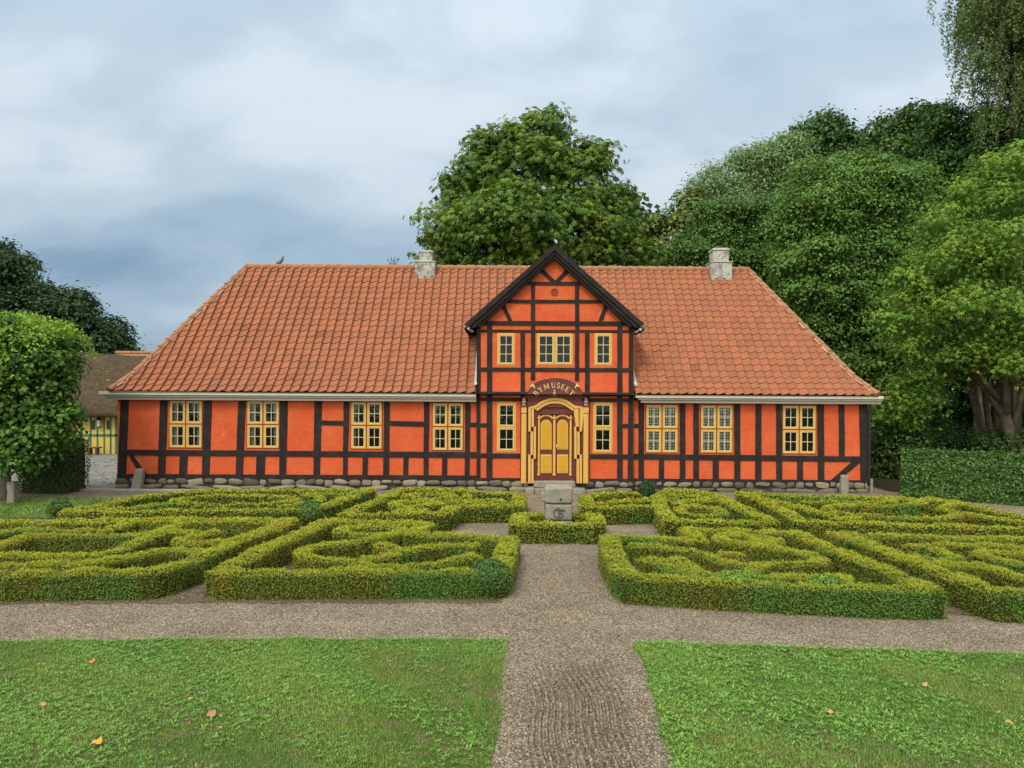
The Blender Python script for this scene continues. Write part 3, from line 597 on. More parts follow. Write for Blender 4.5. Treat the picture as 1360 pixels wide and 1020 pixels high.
# ridge and hip tiles
def caps(name, a, c, r0, r1, m, n=None, lift=0.0):
    a, c = Vector(a), Vector(c); L = (c-a).length; n = n or int(L/0.38); b = MB()
    for i in range(n):
        p = a.lerp(c, i/n) + Vector((0, 0, lift + random.uniform(-.006, .006))); q = a.lerp(c, (i+1.08)/n) + Vector((0, 0, lift-0.012))
        b.tube([p, q], [r0, r1], 12)
    return b.build(name, m, house, smooth=False)
caps('ridge_tiles', (HXL, YR, ZR), (HXR, YR, ZR), 0.135, 0.115, M['ridge'])
for xe, xh in ((EXL, HXL), (EXR, HXR)):
    for ye in (YE, YRB):
        xk = xe+(xh-xe)*(YK-YE)/(YR-YE); yk = YK if ye == YE else YRB-(YK-YE)
        caps('hip_tiles', (xe, ye, ZEV+.03), (xk, yk, ZK+.03), 0.10, 0.085, M['tile' if False else 'ridge'], 3)
        caps('hip_tiles', (xk, yk, ZK+.03), (xh, YR, ZR), 0.11, 0.09, M['ridge'])
for xe, xh, sg in ((EXL, HXL, 1), (EXR, HXR, -1)):
    n = 16; b = MB()
    for i in range(n):
        t0 = 0.03+0.95*i/n; t1 = t0+0.95/n*0.72
        P = []
        for t in (t0, t1):
            ins = (YR-YE)*t; z = ZEV+(ZK-ZEV)*ins/(YK-YE) if ins < YK-YE else ZK+(ZR-ZK)*(ins-(YK-YE))/(YR-YK)
            P.append((xe+(xh-xe)*t + sg*0.12, YE+ins-0.05, z+0.045))
        b.tube(P, random.choice((.004, .010, .013, .018)), 6)
    b.build('hip_mortar', M['mortar'], house)
# gable roof
def gpt_fn(sgn):
    Lr = math.hypot(GRX-GEXL, GRZ-GEZ)
    def pt(u, v, h):
        t = v/SL; x = (GEXL if sgn > 0 else GEXR); x = x + (GRX-x)*t; return (x - sgn*h*0.65, u, GEZ+(GRZ-GEZ)*t + h*0.75 - 0.13)
    def bd(v):
        z = GEZ+(GRZ-GEZ)*v/SL; yy = YK+(z-ZK)/(ZR-ZK)*(YR-YK)+0.25; return [(24.06, min(yy, YR+.1))]
    return pt, bd
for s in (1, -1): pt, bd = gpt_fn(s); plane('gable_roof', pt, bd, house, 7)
b = MB(); b.tube([(GRX, 24.12, GRZ-.09), (GRX, YR, ZR-.02)], 0.08, 12); b.build('ridge_tiles', M['ridge'], house)
b = MB()
for xe in (GEXL, GEXR): b.add([(xe, 24.06, GEZ-.16), (GRX, 24.06, GRZ-.17), (GRX, 28.5, GRZ-.17), (xe, 26.6, GEZ-.16)], [(0, 1, 2, 3)])
b.build('soffit', M['black'], house)
# cornice
b = MB()
for x0, x1 in ((XL-0.42, GXL-0.02), (GXR+0.02, XR+0.36)):
    b.box(x0, x1, YE+0.04, FY+.0, 3.02, 3.12); b.box(x0+.10, x1-.0, YE+0.12, FY-.03, 2.955, 3.02); b.box(x0+.2, x1, YE+0.22, FY-.035, 2.86, 2.955)
b.box(XL-.4, XL, FY, YRB-.1, 2.9, 3.12); b.box(XR, XR+.36, FY, YRB-.1, 2.9, 3.12); b.box(XL-.4, XR+.36, YB, YRB-.05, 2.9, 3.119)
b.build('cornice', M['cornice'], house, bevel=0.012)
# flashings beside the gable and small gutters
def flash(px, s):
    b = MB(); pts = []
    for i in range(9):
        t = i/8; v = 0.3+t*3.6; ins, z = roof_pt(v); x = (GXL if s < 0 else GXR)
        w = random.uniform(.05, .12)
        pts += [(x, YE+ins-.04, z+.10), (x+s*w, YE+ins-.06, z+.075)]
    b.add(pts, [(2*i, 2*i+1, 2*i+3, 2*i+2) for i in range(8)]); b.build('flashing', M['lead'], house)
    b = MB(); xx = GEXL+.12 if s < 0 else GEXR-.12
    b.tube([(xx, 24.0, GEZ-.10), (xx, 26.2, GEZ-.05)], 0.05, 10); b.tube([(xx-s*.02, 24.1, GEZ-.12), (xx-s*.14, 24.14, GEZ-.2)], 0.03, 8)
    b.build('gutter', M['lead'], house)
flash(631, -1); flash(844, 1)
b = MB(); b.tube([(XR+.06, FY-.07, 2.9), (XR+.06, FY-.07, 0.3)], 0.035, 10); b.build('downpipe', M['iron'], house)
# chimneys
def chimney(x1, x2, yt, xb1, xb2, ymid, ybot):
    Y = 28.15; a0, z1 = U(x1, yt, Y); a1 = U(x2, yt, Y)[0]; c0, zm = U(xb1, ymid, Y); c1, zb = U(xb2, ybot, Y)
    b = MB(); dp = (a1-a0)
    b.box(c0, c1, Y, Y+dp*1.2+.1, zb-.1, zm); b.box(c0-.03, c1+.03, Y-.03, Y+dp*1.2+.13, zm, zm+.05)
    b.box(a0, a1, Y+.05, Y+dp+.05, zm+.05, z1-.10); b.box(a0-.03, a1+.03, Y+.02, Y+dp+.08, z1-.10, z1-.03); b.box(a0+.02, a1-.02, Y+.07, Y+dp+.03, z1-.03, z1)
    o = b.build('chimney', M['chimney'], house, bevel=0.015); return o
chimney(556.3, 573.6, 331.5, 551.3, 577.3, 348, 368); chimney(948, 968.6, 328.6, 945, 972.5, 348.5, 368.6)

# plinth of field stones
def plinth():
    import bmesh
    V = []; F = []; C = []; rng = random.Random(3)
    bm = bmesh.new(); bmesh.ops.create_icosphere(bm, subdivisions=3, radius=1); bv = np.array([v.co[:] for v in bm.verts]); bf = [tuple(v.index for v in f.verts) for f in bm.faces]; bm.free()
    def stone(cx, cy, cz, sx, sy, sz):
        r = np.random.default_rng(int(cx*977+cz*331) & 0xffff)
        p = np.sign(bv)*np.abs(bv)**r.uniform(.55, .85); o = r.uniform(0, 50, 3)
        p = p*(1+0.15*wav(bv+o, 1.7, 1)[:, None]); a = r.uniform(-.14, .14)
        q = p*np.array([sx, sy, sz]); q = np.column_stack([q[:, 0]*math.cos(a)-q[:, 2]*math.sin(a), q[:, 1], q[:, 0]*math.sin(a)+q[:, 2]*math.cos(a)]) + np.array([cx, cy, cz])
        g = r.uniform(0.07, 0.24); tint = np.array([g*r.uniform(1.08, 1.25), g, g*r.uniform(0.66, 0.82)])
        base = len(V); V.extend(q.tolist()); F.extend([tuple(base+i for i in f) for f in bf]); C.extend([tint]*len(q))
    def flush():
        me = bpy.data.meshes.new('foundation_stone'); me.from_pydata(V, [], F); me.update(); me.polygons.foreach_set('use_smooth', [True]*len(F))
        c = np.ones((len(V), 4), np.float32); c[:, :3] = np.array(C); a = me.color_attributes.new('tint', 'FLOAT_COLOR', 'POINT'); a.data.foreach_set('color', c.reshape(-1))
        link('foundation_stone', me, M['stone'], house); V.clear(); F.clear(); C.clear()
    for x0, x1, Yp in ((XL-.05, GXL, FY), (GXL, 0.55, GY), (2.35, GXR, GY), (GXR, XR+.02, FY)):
        x = x0
        while x < x1-.08:
            w = min(rng.choice((rng.uniform(.22, .36), rng.uniform(.3, .58))), x1-x); h = rng.uniform(.075, .125)
            stone(x+w/2, Yp+.03, .32-h*.92+rng.uniform(-.015, .01), w/2*.99, .13, h); flush(); x += w
        x = x0
        while x < x1-.08:
            w = min(rng.uniform(0.4, 1.1), x1-x); stone(x+w/2, Yp-.02, .04, w/2*.96, .13, rng.uniform(.06, .10)); flush(); x += w
    b = MB(); b.box(XL, GXL, FY+.02, YB, -.1, ZS-.004); b.box(GXR, XR, FY+.02, YB, -.1, ZS-.004); b.box(GXL, GXR, GY+.02, YB-.1, -.1, ZS-.004); b.build('foundation', M['joint'], house)
plinth()

# ------------------------------------------------------------------ portal
def gx(px, py, Y=GY): return U(px, py, Y)
def poly_strip(b, pts, w, y0, y1, m=0):  # extruded stroke of width w (metres) along (x, z) points
    n = len(pts); L = []; Rr = []
    for i in range(n):
        a = pts[max(i-1, 0)]; c = pts[min(i+1, n-1)]; d = math.hypot(c[0]-a[0], c[1]-a[1]) or 1
        nx, nz = -(c[1]-a[1])/d, (c[0]-a[0])/d; ww = w[i] if isinstance(w, (list, tuple)) else w
        if 0 < i < n-1:
            p, q = pts[i-1], pts[i]; d1 = math.hypot(q[0]-p[0], q[1]-p[1]) or 1; n1 = (-(q[1]-p[1])/d1, (q[0]-p[0])/d1); ww = ww/max(0.5, nx*n1[0]+nz*n1[1])
        L.append((pts[i][0]+nx*ww/2, pts[i][1]+nz*ww/2)); Rr.append((pts[i][0]-nx*ww/2, pts[i][1]-nz*ww/2))
    for i in range(n-1): b.prism([Rr[i], Rr[i+1], L[i+1], L[i]], y0, y1, m)
portal_backs = MB()
o_ = [(700.6, 541), (700.9, 521)] + [(736.8-35.6*math.cos(R(a)), 522-19.6*math.sin(R(a))) for a in range(8, 173, 6)] + [(773.2, 521.6), (773.2, 541)]
board = MB(); board.prism([gx(*p) for p in reversed(o_)], GY-.10, GY-.037)
sign = board.build('sign_board', M['maroon'], house, bevel=0.004)
b = MB(); poly_strip(b, [gx(736.8-36*math.cos(R(a)), 522-20*math.sin(R(a))) for a in range(14, 167, 6)], 0.014, GY-.112, GY-.08); b.build('board_edging', M['pink'], sign)
b = MB()
for s in (-1, 1):
    pts = [gx(736.8+s*x, y) for x, y in ((33, 514.5), (31, 512.5), (29, 511.2), (27.6, 513.8), (26.2, 515.8))]; poly_strip(b, pts, [.01, .04, .05, .04, .012], GY-.115, GY-.099)
b.build('scroll_ornament', M['letter'], sign)
# lettering: serif capitals on an arc, each a stack of strokes in a 0..1 box
T, t_ = 0.20, 0.075
arc = lambda cx, cz, rx, rz, a0, a1, n=9: [(cx+rx*math.cos(R(a0+(a1-a0)*i/n)), cz+rz*math.sin(R(a0+(a1-a0)*i/n))) for i in range(n+1)]
LET = {'B': [([(.22, 0), (.22, 1)], T), ([(.05, .97), (.45, .97)], t_), ([(.05, .03), (.45, .03)], t_), ([(.3, .53), (.5, .53)], t_), (arc(.45, .76, .24, .22, 90, -90), .13), (arc(.47, .28, .29, .25, 90, -90), .15)],
       'Y': [([(.12, 1), (.5, .45)], T), ([(.88, 1), (.5, .45)], .1), ([(.5, .48), (.5, 0)], T), ([(0, .97), (.3, .97)], t_), ([(.72, .97), (1, .97)], t_), ([(.32, .03), (.68, .03)], t_)],
       'M': [([(.14, 0), (.14, 1)], .09), ([(.16, 1), (.5, .08)], T), ([(.5, .08), (.84, 1)], .09), ([(.86, 0), (.86, 1)], T), ([(0, .97), (.24, .97)], t_), ([(.76, .97), (1, .97)], t_), ([(0, .03), (.28, .03)], t_), ([(.68, .03), (1.04, .03)], t_)],
       'U': [([(.2, 1), (.2, .32)], T), (arc(.5, .32, .3, .29, 180, 360), .14), ([(.8, .32), (.8, 1)], .09), ([(.02, .97), (.4, .97)], t_), ([(.64, .97), (.98, .97)], t_)],
       'S': [(arc(.5, .75, .28, .22, 30, 250), .14), (arc(.5, .26, .3, .24, 80, -150), .16), ([(.3, .6), (.62, .44)], T), ([(.78, .95), (.78, .7)], t_), ([(.2, .05), (.2, .3)], t_)],
       'E': [([(.24, 0), (.24, 1)], T), ([(.06, .97), (.8, .97)], t_), ([(.06, .03), (.82, .03)], t_), ([(.24, .52), (.58, .52)], t_), ([(.8, 1), (.8, .76)], t_), ([(.82, 0), (.82, .26)], t_), ([(.58, .64), (.58, .4)], t_)],
       'T': [([(.5, 0), (.5, 1)], T), ([(.05, .96), (.95, .96)], .09), ([(.06, 1), (.06, .72)], t_), ([(.94, 1), (.94, .72)], t_), ([(.3, .03), (.7, .03)], t_)]}
pos = [(712.2, 522.2, 41, .12, .15), (717.8, 517.2, 31, .12, .15), (725.6, 513.2, 18, .15, .15), (735.0, 511.5, 3, .125, .15), (741.6, 511.9, -7, .105, .15), (747.9, 513.9, -19, .115, .15), (753.8, 517.3, -31, .115, .15), (759.2, 522.0, -42, .125, .15)]
for ch, (px, py, an, wd, hg) in zip('BYMUSEET', pos):
    cx, cz = gx(px, py, GY-.1); b = MB(); ca, sa = math.cos(R(an)), math.sin(R(an))
    for q, w in LET[ch]:
        pts = []
        for x, z in q: lx, lz = (x-.5)*wd*1.22, (z-.5)*hg*1.2; pts.append((cx+lx*ca-lz*sa, cz+lx*sa+lz*ca))
        poly_strip(b, pts, w*0.135, GY-.114, GY-.0995)
    b.build('letter', M['letter'], sign)
def finial(px, yt, yb, r, Y, mt, par):
    x, z1 = gx(px, yt); _, z0 = gx(px, yb); h = z1-z0; b = MB()
    b.lathe((x, Y, z0), [(r*.7, 0), (r*.95, h*.06), (r*.95, h*.16), (r*.5, h*.24), (r*.95, h*.36), (r*1.05, h*.48), (r*.75, h*.58), (r*.35, h*.62), (r*.85, h*.70), (r*.6, h*.84), (r*.12, h)], 14)
    return b.build('finial', mt, par, smooth=True)
finial(736.3, 516.6, 526.3, .065, GY-.12, M['pink'], sign)
portal = MB()                            # maroon ground behind everything
portal.prism([gx(*p) for p in [(699, 640.5), (775.5, 640.5), (775.5, 540), (699, 540)]][::1], GY-.06, GY-.037)
# cut the doorway out: two jambs and a head instead of one slab
portal = MB()
for a0, a1 in ((691, 713), (760.5, 783)): portal.prism([gx(*p) for p in [(a0, 641), (a1, 641), (a1, 535), (a0, 535)]], GY-.052, GY-.037 if a0 < 700 else GY-.037)
portal.prism([gx(*p) for p in [(713, 550), (760.5, 550), (760.5, 535), (713, 535)]], GY-.051, GY-.037)
sur = portal.build('door_surround', M['maroon'], house)
def pil(x1, x2, s):
    b = MB(); a0, z1 = gx(x1, 540); a1 = gx(x2, 540)[0]; z0 = gx(x1, 641.5)[1]; zr = gx(x1, 549)[1]
    b.box(a0, a1, GY-.13, GY-.05, z0, zr-.01); b.box(a0-.006, a1+.006, GY-.14, GY-.05, zr+.012, z1); b.box(a0+.035, a1-.035, GY-.145, GY-.13, z0+.05, zr-.03)
    o = b.build('pilaster', M['yellow'], sur, bevel=0.008)
    c = MB(); c.box(a0-.03, a1+.03, GY-.17, GY-.05, z1, z1+.03); c.box(a0-.004, a1+.004, GY-.132, GY-.05, zr-.01, zr+.012)
    c.build('pilaster_cap', M['maroon'], sur, bevel=0.005)
    finial((x1+x2)/2, 527.4, 539.3, .075, GY-.11, M['pink'], sur)
pil(692.6, 699.2, -1); pil(774.7, 781.2, 1)
def mould(pts, wpx, name='moulding'):
    q = [gx(*p) for p in pts]; w = wpx*0.0243
    b = MB(); poly_strip(b, q, w, GY-.125, GY-.06); o = b.build(name, M['yellow'], sur, bevel=0.006); b = MB(); poly_strip(b, q, .022, GY-.1275, GY-.12); b.build('moulding_groove', M['rust'], sur); return o
arch = [(705.3, 573), (705.3, 541.9), (712.5, 541.9), (718, 537.8), (723, 535), (730, 532.6), (737, 532), (744, 532.6), (751, 535), (756, 538.2), (761.5, 542.2), (768.7, 542.2), (768.7, 573)]
mould(arch, 7.4)
for s in (-1, 1):
    c = 737; q = lambda d, y: (c+s*d, y)
    mould([q(28.9, 566.5), q(28.9, 609)], 7.2); mould([q(32, 603.5), q(32, 641.5)], 7.2)
# the double door, set back in its opening
door = MB(); DY = GY+.02
dx0, dzb = gx(712, 634, DY); dx1, dzt = gx(761.5, 549, DY); door.box(dx0, dx1, DY, DY+.06, dzb, dzt)
do = door.build('double_door', M['maroon'], house)
b = MB(); b.box(dx0-.02, dx1+.02, GY-.09, GY+.1, ZS-.02, dzb+.03); b.build('threshold', M['maroon'], house)
def col(x1, x2):
    b = MB(); a0, z1 = gx(x1, 555.5, DY); a1, z0 = gx(x2, 631.5, DY); zr = gx(x1, 617, DY)[1]; r = (a1-a0)/2; cx = (a0+a1)/2
    b.lathe((cx, DY-.015, z0), [(r*1.05, 0), (r*1.05, .05), (r*.85, .06), (r*.85, zr-z0-.02), (r*1.1, zr-z0), (r*.85, zr-z0+.02), (r*.82, z1-z0-.04), (r*1.3, z1-z0-.01), (r*1.3, z1-z0+.03), (r*.6, z1-z0+.05), (r*.8, z1-z0+.09), (r*.15, z1-z0+.12)], 12)
    b.build('colonnette', M['yellow'], do, smooth=False)
for a in ((713.9, 717.3), (734.3, 738), (756.2, 759.6)): col(*a)
for c, x1, x2 in ((725.3, 718, 732.5), (747.2, 739.9, 754.4)):
    b = MB(); poly_strip(b, [gx(c-8.4*math.cos(R(a)), 557-5.4*math.sin(R(a)), DY) for a in range(10, 171, 16)], .055, DY-.035, DY+.001); b.build('arch_moulding', M['yellow'], do, bevel=0.004)
    for (yt, yb, ar) in ((562.5, 597, True), (603.6, 628.4, False)):
        w = (x2-x1)/2
        def outl(k):
            q = [(c-w+k, yb-k), (c+w-k, yb-k)]
            if ar: q += [(c+w-k, yt+k*.6)] + [(c+(w-1.0-k)*math.cos(R(a)), yt-(5.0-k)*math.sin(R(a))) for a in range(0, 181, 20)] + [(c-w+k, yt+k*.6)]
            else: q += [(c+w-k, yt+k), (c-w+k, yt+k)]
            return [gx(p[0], p[1], DY) for p in q]
        b = MB(); b.prism(outl(0), DY-.022, DY+.001); b.build('panel_moulding', M['yellow'], do, bevel=0.004)
        b = MB(); b.prism(outl(1.5), DY-.034, DY-.02); b.build('door_panel', M['gold'], do, bevel=0.006)
b = MB(); hx, hz = gx(756.9-2.2, 586, DY); hx, hz = gx(739.2, 592, DY); b.lathe((hx, DY-.07, hz), [(.012, -.01), (.02, 0), (.012, .01)], 10); b.box(hx-.012, hx+.012, DY-.07, DY, hz-.012, hz+.012); b.box(hx-.02, hx+.02, DY-.012, DY+.001, hz-.06, hz+.03); b.build('handle', M['letter'], do)
# steps
def rough_block(name, x0, x1, y0, y1, z0, z1, m, parent, amp=.012, n=9):
    import bmesh
    bm = bmesh.new(); bmesh.ops.create_cube(bm, size=1); bmesh.ops.subdivide_edges(bm, edges=bm.edges[:], cuts=n, use_grid_fill=True)
    cen = np.array([(x0+x1)/2, (y0+y1)/2, (z0+z1)/2]); sz = np.array([x1-x0, y1-y0, z1-z0])
    co = np.array([v.co[:] for v in bm.verts]); r = np.abs(co)*2
    e = np.sort(r, axis=1)[:, 1:2]; co = co*(1-0.0*e); P = co*sz+cen
    rounding = np.clip((np.sort(r, 1)[:, 1]-.86)/.14, 0, 1)
    off = -co/np.maximum(np.linalg.norm(co, axis=1, keepdims=True), .01)*(rounding*min(min(sz), .2)*.09)[:, None]
    P = P + off + np.column_stack([wav(P, 9, 1), wav(P, 9, 2), wav(P, 9, 3)])*amp
    for v, p in zip(bm.verts, P): v.co = p
    me = bpy.data.meshes.new(name); bm.to_mesh(me); bm.free(); me.polygons.foreach_set('use_smooth', [True]*len(me.polygons))
    return link(name, me, m, parent)
zt = .42; sx0, sx1 = U(709, 640, 23.85)[0], U(764, 640, 23.85)[0]
rough_block('step', sx0, sx1, 23.85, GY-.16, .15, .36, M['granite'], house, .008)
rough_block('step', sx0-.28, sx0+.02, 23.62, GY-.14, -.02, .16, M['granite'], house, .012)
rough_block('step', sx0+.03, sx1+.30, 23.55, GY-.14, -.02, .15, M['granite'], house, .012)

# ------------------------------------------------------------------ stone column in the garden
PY = 17.0; pcx = U(741.7, 670, PY)[0]
pillar = empty('stone_column', (pcx, PY, 0)); tag(pillar, 'worn grey stone column of stacked blocks with a carved monogram, ringed by box hedge', 'stone column')
rough_block('base_block', pcx-.31, pcx+.31, PY-.30, PY+.30, -.02, .31, M['sandstone'], pillar, .006)
rough_block('middle_block', pcx-.31, pcx+.30, PY-.29, PY+.30, .318, .69, M['sandstone'], pillar, .008)
tb = rough_block('top_block', pcx-.315, pcx+.305, PY-.30, PY+.30, .70, 1.06, M['sandstone'], pillar, .010)
rough_block('side_boss', pcx-.39, pcx-.27, PY-.24, PY+.2, .72, .93, M['sandstone'], tb, .012, 5)
b = MB(); b.box(pcx-.28, pcx+.28, PY-.27, PY+.27, .29, .72); b.build('mortar_joint', M['joint'], pillar)
b = MB(); ex, ez = pcx-.01, .50
def est(pts, w=.022): poly_strip(b, [(ex+p[0], ez+p[1]) for p in pts], w, PY-.325, PY-.285)
est(arc(-.03, 0, .085, .095, 60, 320, 12)); est([(.0, .13), (.0, -.12)], .018); est(arc(.045, .03, .045, .04, 20, 200, 8), .018); est(arc(.045, -.045, .05, .045, 160, -130, 8), .018)
est([(-.05, .06), (.05, .06)], .014); est([(.05, .08), (.12, .07), (.14, .04)], .02); est([(-.04, -.10), (0, -.13), (.04, -.10)], .016)
b.build('carved_monogram', M['carve'], pillar, bevel=.003)
b = MB(); b.lathe((pcx+.03, PY-.30, .80), [(.02, -.02), (.03, 0), (.02, .02)], 10); b.build('bolt_hole', M['joint'], pillar)

# ------------------------------------------------------------------ guard stones by the corners
def stone_post(px, yb, yt, wpx, label, lean, Yd):
    x, _ = U(px, yb, Yd); h = (yb-yt)*Yd/1000; w = wpx*Yd/1000
    o = rough_block('guard_stone', x-w/2, x+w/2, Yd-w*.4, Yd+w*.4, -.08, h, M['granite'], None, .012, 8)
    for v in o.data.vertices:
        t = max(0, v.co.z)/h; s = 1-.22*t**2; v.co.x = x+(v.co.x-x)*s+lean*t; v.co.y = Yd+(v.co.y-Yd)*s
    tag(o, label, 'guard stone', 'guard stones at the house corners'); return o
stone_post(182, 648.5, 621, 13, 'leaning granite guard stone at the left corner of the orange house', .09, 24.05)
stone_post(1121, 654, 629, 10.5, 'pale upright guard stone at the right corner of the orange house', 0, 24.0)
b = MB(); px_, _ = U(1158, 650, 24.3); b.box(px_-.04, px_+.04, 24.3, 24.36, -.05, .45); o = b.build('slate_post', M['granite'], bevel=.01); tag(o, 'short thin grey post just right of the orange house corner', 'post')
sx_, sy_ = G(16, 668); o = rough_block('guard_stone', sx_-.1, sx_+.12, sy_-.1, sy_+.1, -.05, .6, M['granite'], None, .012, 6); tag(o, 'small square granite marker beneath the clipped lime tree', 'stone')
# bird and sprout on the ridge
bx, bz = U(372, 354, YR); b = MB()
b.tube([(bx-.16, YR, bz+.14), (bx-.07, YR, bz+.15), (bx+.02, YR, bz+.19), (bx+.08, YR, bz+.26), (bx+.10, YR, bz+.33)], [.02, .06, .075, .06, .03], 10)
b.tube([(bx+.09, YR, bz+.30), (bx+.11, YR, bz+.36), (bx+.13, YR, bz+.38)], [.03, .042, .02], 10); b.tube([(bx+.14, YR, bz+.37), (bx+.18, YR, bz+.36)], [.012, .003], 6)
b.tube([(bx+.01, YR-.02, bz+.16), (bx+.01, YR-.02, bz+.10)], .008, 5); b.tube([(bx+.03, YR+.02, bz+.16), (bx+.03, YR+.02, bz+.10)], .008, 5)
o = b.build('pigeon', M['feather'], smooth=True); tag(o, 'grey pigeon perched on the roof ridge near its left end', 'bird')
# ------------------------------------------------------------------ LEAFY THINGS
def pal(n, cols, w=None):
    i = RNG.choice(len(cols), n, p=w); return np.array(cols)[i]
SY = U(522, 352, YR)
def sprout():
    root = empty('wall_plant', (SY[0], YR, 7.9)); tag(root, 'thin weedy sprout growing from the ridge left of the chimney', 'plant'); b = MB(); Ps = []
    for a in (-.22, -.08, .07, .2):
        e = (SY[0]+a, YR+a*.3, 8.0+.3*(1-abs(a))); b.tube([(SY[0], YR, 7.88), (SY[0]+a*.5, YR, 8.02), e], [.01, .008, .004], 5)
        t = RNG.uniform(.3, 1, 14)[:, None]; Ps.append(np.array([SY[0], YR, 7.88])*(1-t)+np.array(e)*t+RNG.normal(0, .02, (14, 3)))
    P = np.concatenate(Ps); b.build('stem', M['bark'], root); quads_np('leaves', leaves(P, unit(RNG.normal(size=(len(P), 3))), .08, .035), 4, M['leaf'], root, pal(len(P), [(.08, .15, .03), (.12, .16, .05)]))
sprout()
# ---- box hedges
HW, HH = 0.36, 0.41
def smooth(pts, closed=False, step=0.10):
    P = [np.array(p, float) for p in pts]
    if closed: P = P+[P[0]]
    for _ in range(2):
        Q = [P[0]]
        for a, c in zip(P[:-1], P[1:]): Q += [a*.75+c*.25, a*.25+c*.75]
        Q.append(P[-1]); P = Q
    out = [P[0]]
    for a, c in zip(P[:-1], P[1:]):
        n = max(1, int(np.linalg.norm(c-a)/step))
        for k in range(1, n+1): out.append(a+(c-a)*k/n)
    P = np.array(out); keep = [0]
    for i in range(1, len(P)):
        if np.linalg.norm(P[i]-P[keep[-1]]) > step*.55: keep.append(i)
    return P[keep]
def line(pts, step=0.10):
    out = [np.array(pts[0], float)]
    for a, c in zip(pts[:-1], pts[1:]):
        a, c = np.array(a, float), np.array(c, float); n = max(1, int(np.linalg.norm(c-a)/step))
        for k in range(1, n+1): out.append(a+(c-a)*k/n)
    return np.array(out)
HLEN = [0]
def hedge(name, label, paths, cat='hedge', group=None, w=HW, h=HH, dense=1.0, green=0.0, big=1.0):
    if name == 'scroll_hedge': w, h = .285, .385
    body = MB(); Ps = []; Ns = []; tops = []; gs = []
    for P in paths:
        n = len(P); T_ = np.zeros((n, 2)); T_[1:-1] = P[2:]-P[:-2]; T_[0] = P[1]-P[0]; T_[-1] = P[-1]-P[-2]; T_ = unit(T_); Nn = np.column_stack([-T_[:, 1], T_[:, 0]])
        P3 = np.column_stack([P, np.zeros(n)]); hh = h*(1+.07*wav(P3, 2.2, 1)+.045*wav(P3, 9, 2)); ww = w*(1+.09*wav(P3, 2.5, 3)+.06*wav(P3, 9, 4))
        cs = [(-.46, 0), (-.47, .55), (-.45, .86), (-.33, .94), (.33, .94), (.45, .86), (.47, .55), (.46, 0)]; vs = []
        for i in range(n):
            for a, z in cs: q = P[i]+Nn[i]*a*(ww[i]-.05); vs.append((q[0], q[1], z*(hh[i]-.02)))
        m = len(cs); fs = [(i*m+k, (i+1)*m+k, (i+1)*m+k+1, i*m+k+1) for i in range(n-1) for k in range(m-1)] + [tuple(range(m)), tuple((n-1)*m+k for k in range(m-1, -1, -1))]
        body.add(vs, fs)
        L = np.linalg.norm(P[1:]-P[:-1], axis=1).sum(); HLEN[0] += L; d = P[:, 1].mean()
        dens = dense*(7200 if d < 12.5 else 4600 if d < 15 else 1900 if d < 19 else 1200)
        # along the run
        per = w+2*h; cnt = int(L*per*dens); s = RNG.uniform(0, n-1.001, cnt); i = s.astype(int); f = (s-i)[:, None]
        c = P[i]*(1-f)+P[i+1]*f; nn = unit(Nn[i]*(1-f)+Nn[i+1]*f); hi = hh[i]; wi = ww[i]; u = RNG.uniform(0, per, cnt); bump = .018*wav(np.column_stack([c, u]), 20, 5)+RNG.normal(0, .012, cnt)+np.where(RNG.uniform(0, 1, cnt) < .03, RNG.uniform(0, .045, cnt), 0)
        top = u < w; a = np.where(top, u/w-.5, np.where(u < w+h, -.5, .5)); zz = np.where(top, 1.0, np.where(u < w+h, (u-w)/h, (u-w-h)/h))
        rnd = np.where(top, 1-.10*np.abs(a*2)**6, 1); side_in = np.where(top, 1, 1-.07*np.clip((zz-.8)/.2, 0, 1)**2)
        off = a*wi*side_in+np.where(top, 0, np.sign(a)*bump); z = np.where(top, hi*rnd+bump, zz*hi*.985)
        q = np.column_stack([c+nn*off[:, None], z]); nv = np.where(top[:, None], np.array([[0, 0, 1.]]), np.column_stack([nn*np.sign(a)[:, None], np.full(cnt, .25)]))
        Ps.append(q); Ns.append(nv); tops.append(np.clip((z/h-.80)/.2, 0, 1))
        # end caps
        for e, sg in ((0, -1), (-1, 1)):
            k = int(w*h*dens); aa = RNG.uniform(-.5, .5, k)*ww[e]; z = RNG.uniform(0, 1, k)*hh[e]
            q = np.column_stack([P[e]+Nn[e]*aa[:, None]+T_[e]*sg*.015+RNG.normal(0, .012, (k, 2)), z]); Ps.append(q); Ns.append(np.tile(np.append(T_[e]*sg, .2), (k, 1))); tops.append(np.clip((z/h-.80)/.2, 0, 1))
    Pp = np.concatenate(Ps); N = np.concatenate(Ns); top = np.concatenate(tops)[:, None]; n = len(Pp)
    N = unit(N + RNG.normal(0, .75, (n, 3))); d = Pp[:, 1]; L = (np.where(d < 12.5, .0215, np.where(d < 15, .026, np.where(d < 19, .040, .050))))*RNG.uniform(.7, 1.25, n)*big
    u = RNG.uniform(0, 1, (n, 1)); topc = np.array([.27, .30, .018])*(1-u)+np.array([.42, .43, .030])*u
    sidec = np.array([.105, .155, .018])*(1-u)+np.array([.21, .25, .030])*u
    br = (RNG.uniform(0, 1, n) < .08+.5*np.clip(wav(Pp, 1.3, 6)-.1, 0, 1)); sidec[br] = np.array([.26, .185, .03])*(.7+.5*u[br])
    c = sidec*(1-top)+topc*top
    # stretches of a darker, fresher green variety
    frontness = np.clip((12.4-d)/1.0, 0, 1)
    g = np.clip((wav(Pp*np.array([1, 1, .3]), 1.35, 7) - .62 + .95*frontness)/.35, 0, 1)[:, None]*np.where(top > .5, .3, .95); g = np.maximum(g, green)
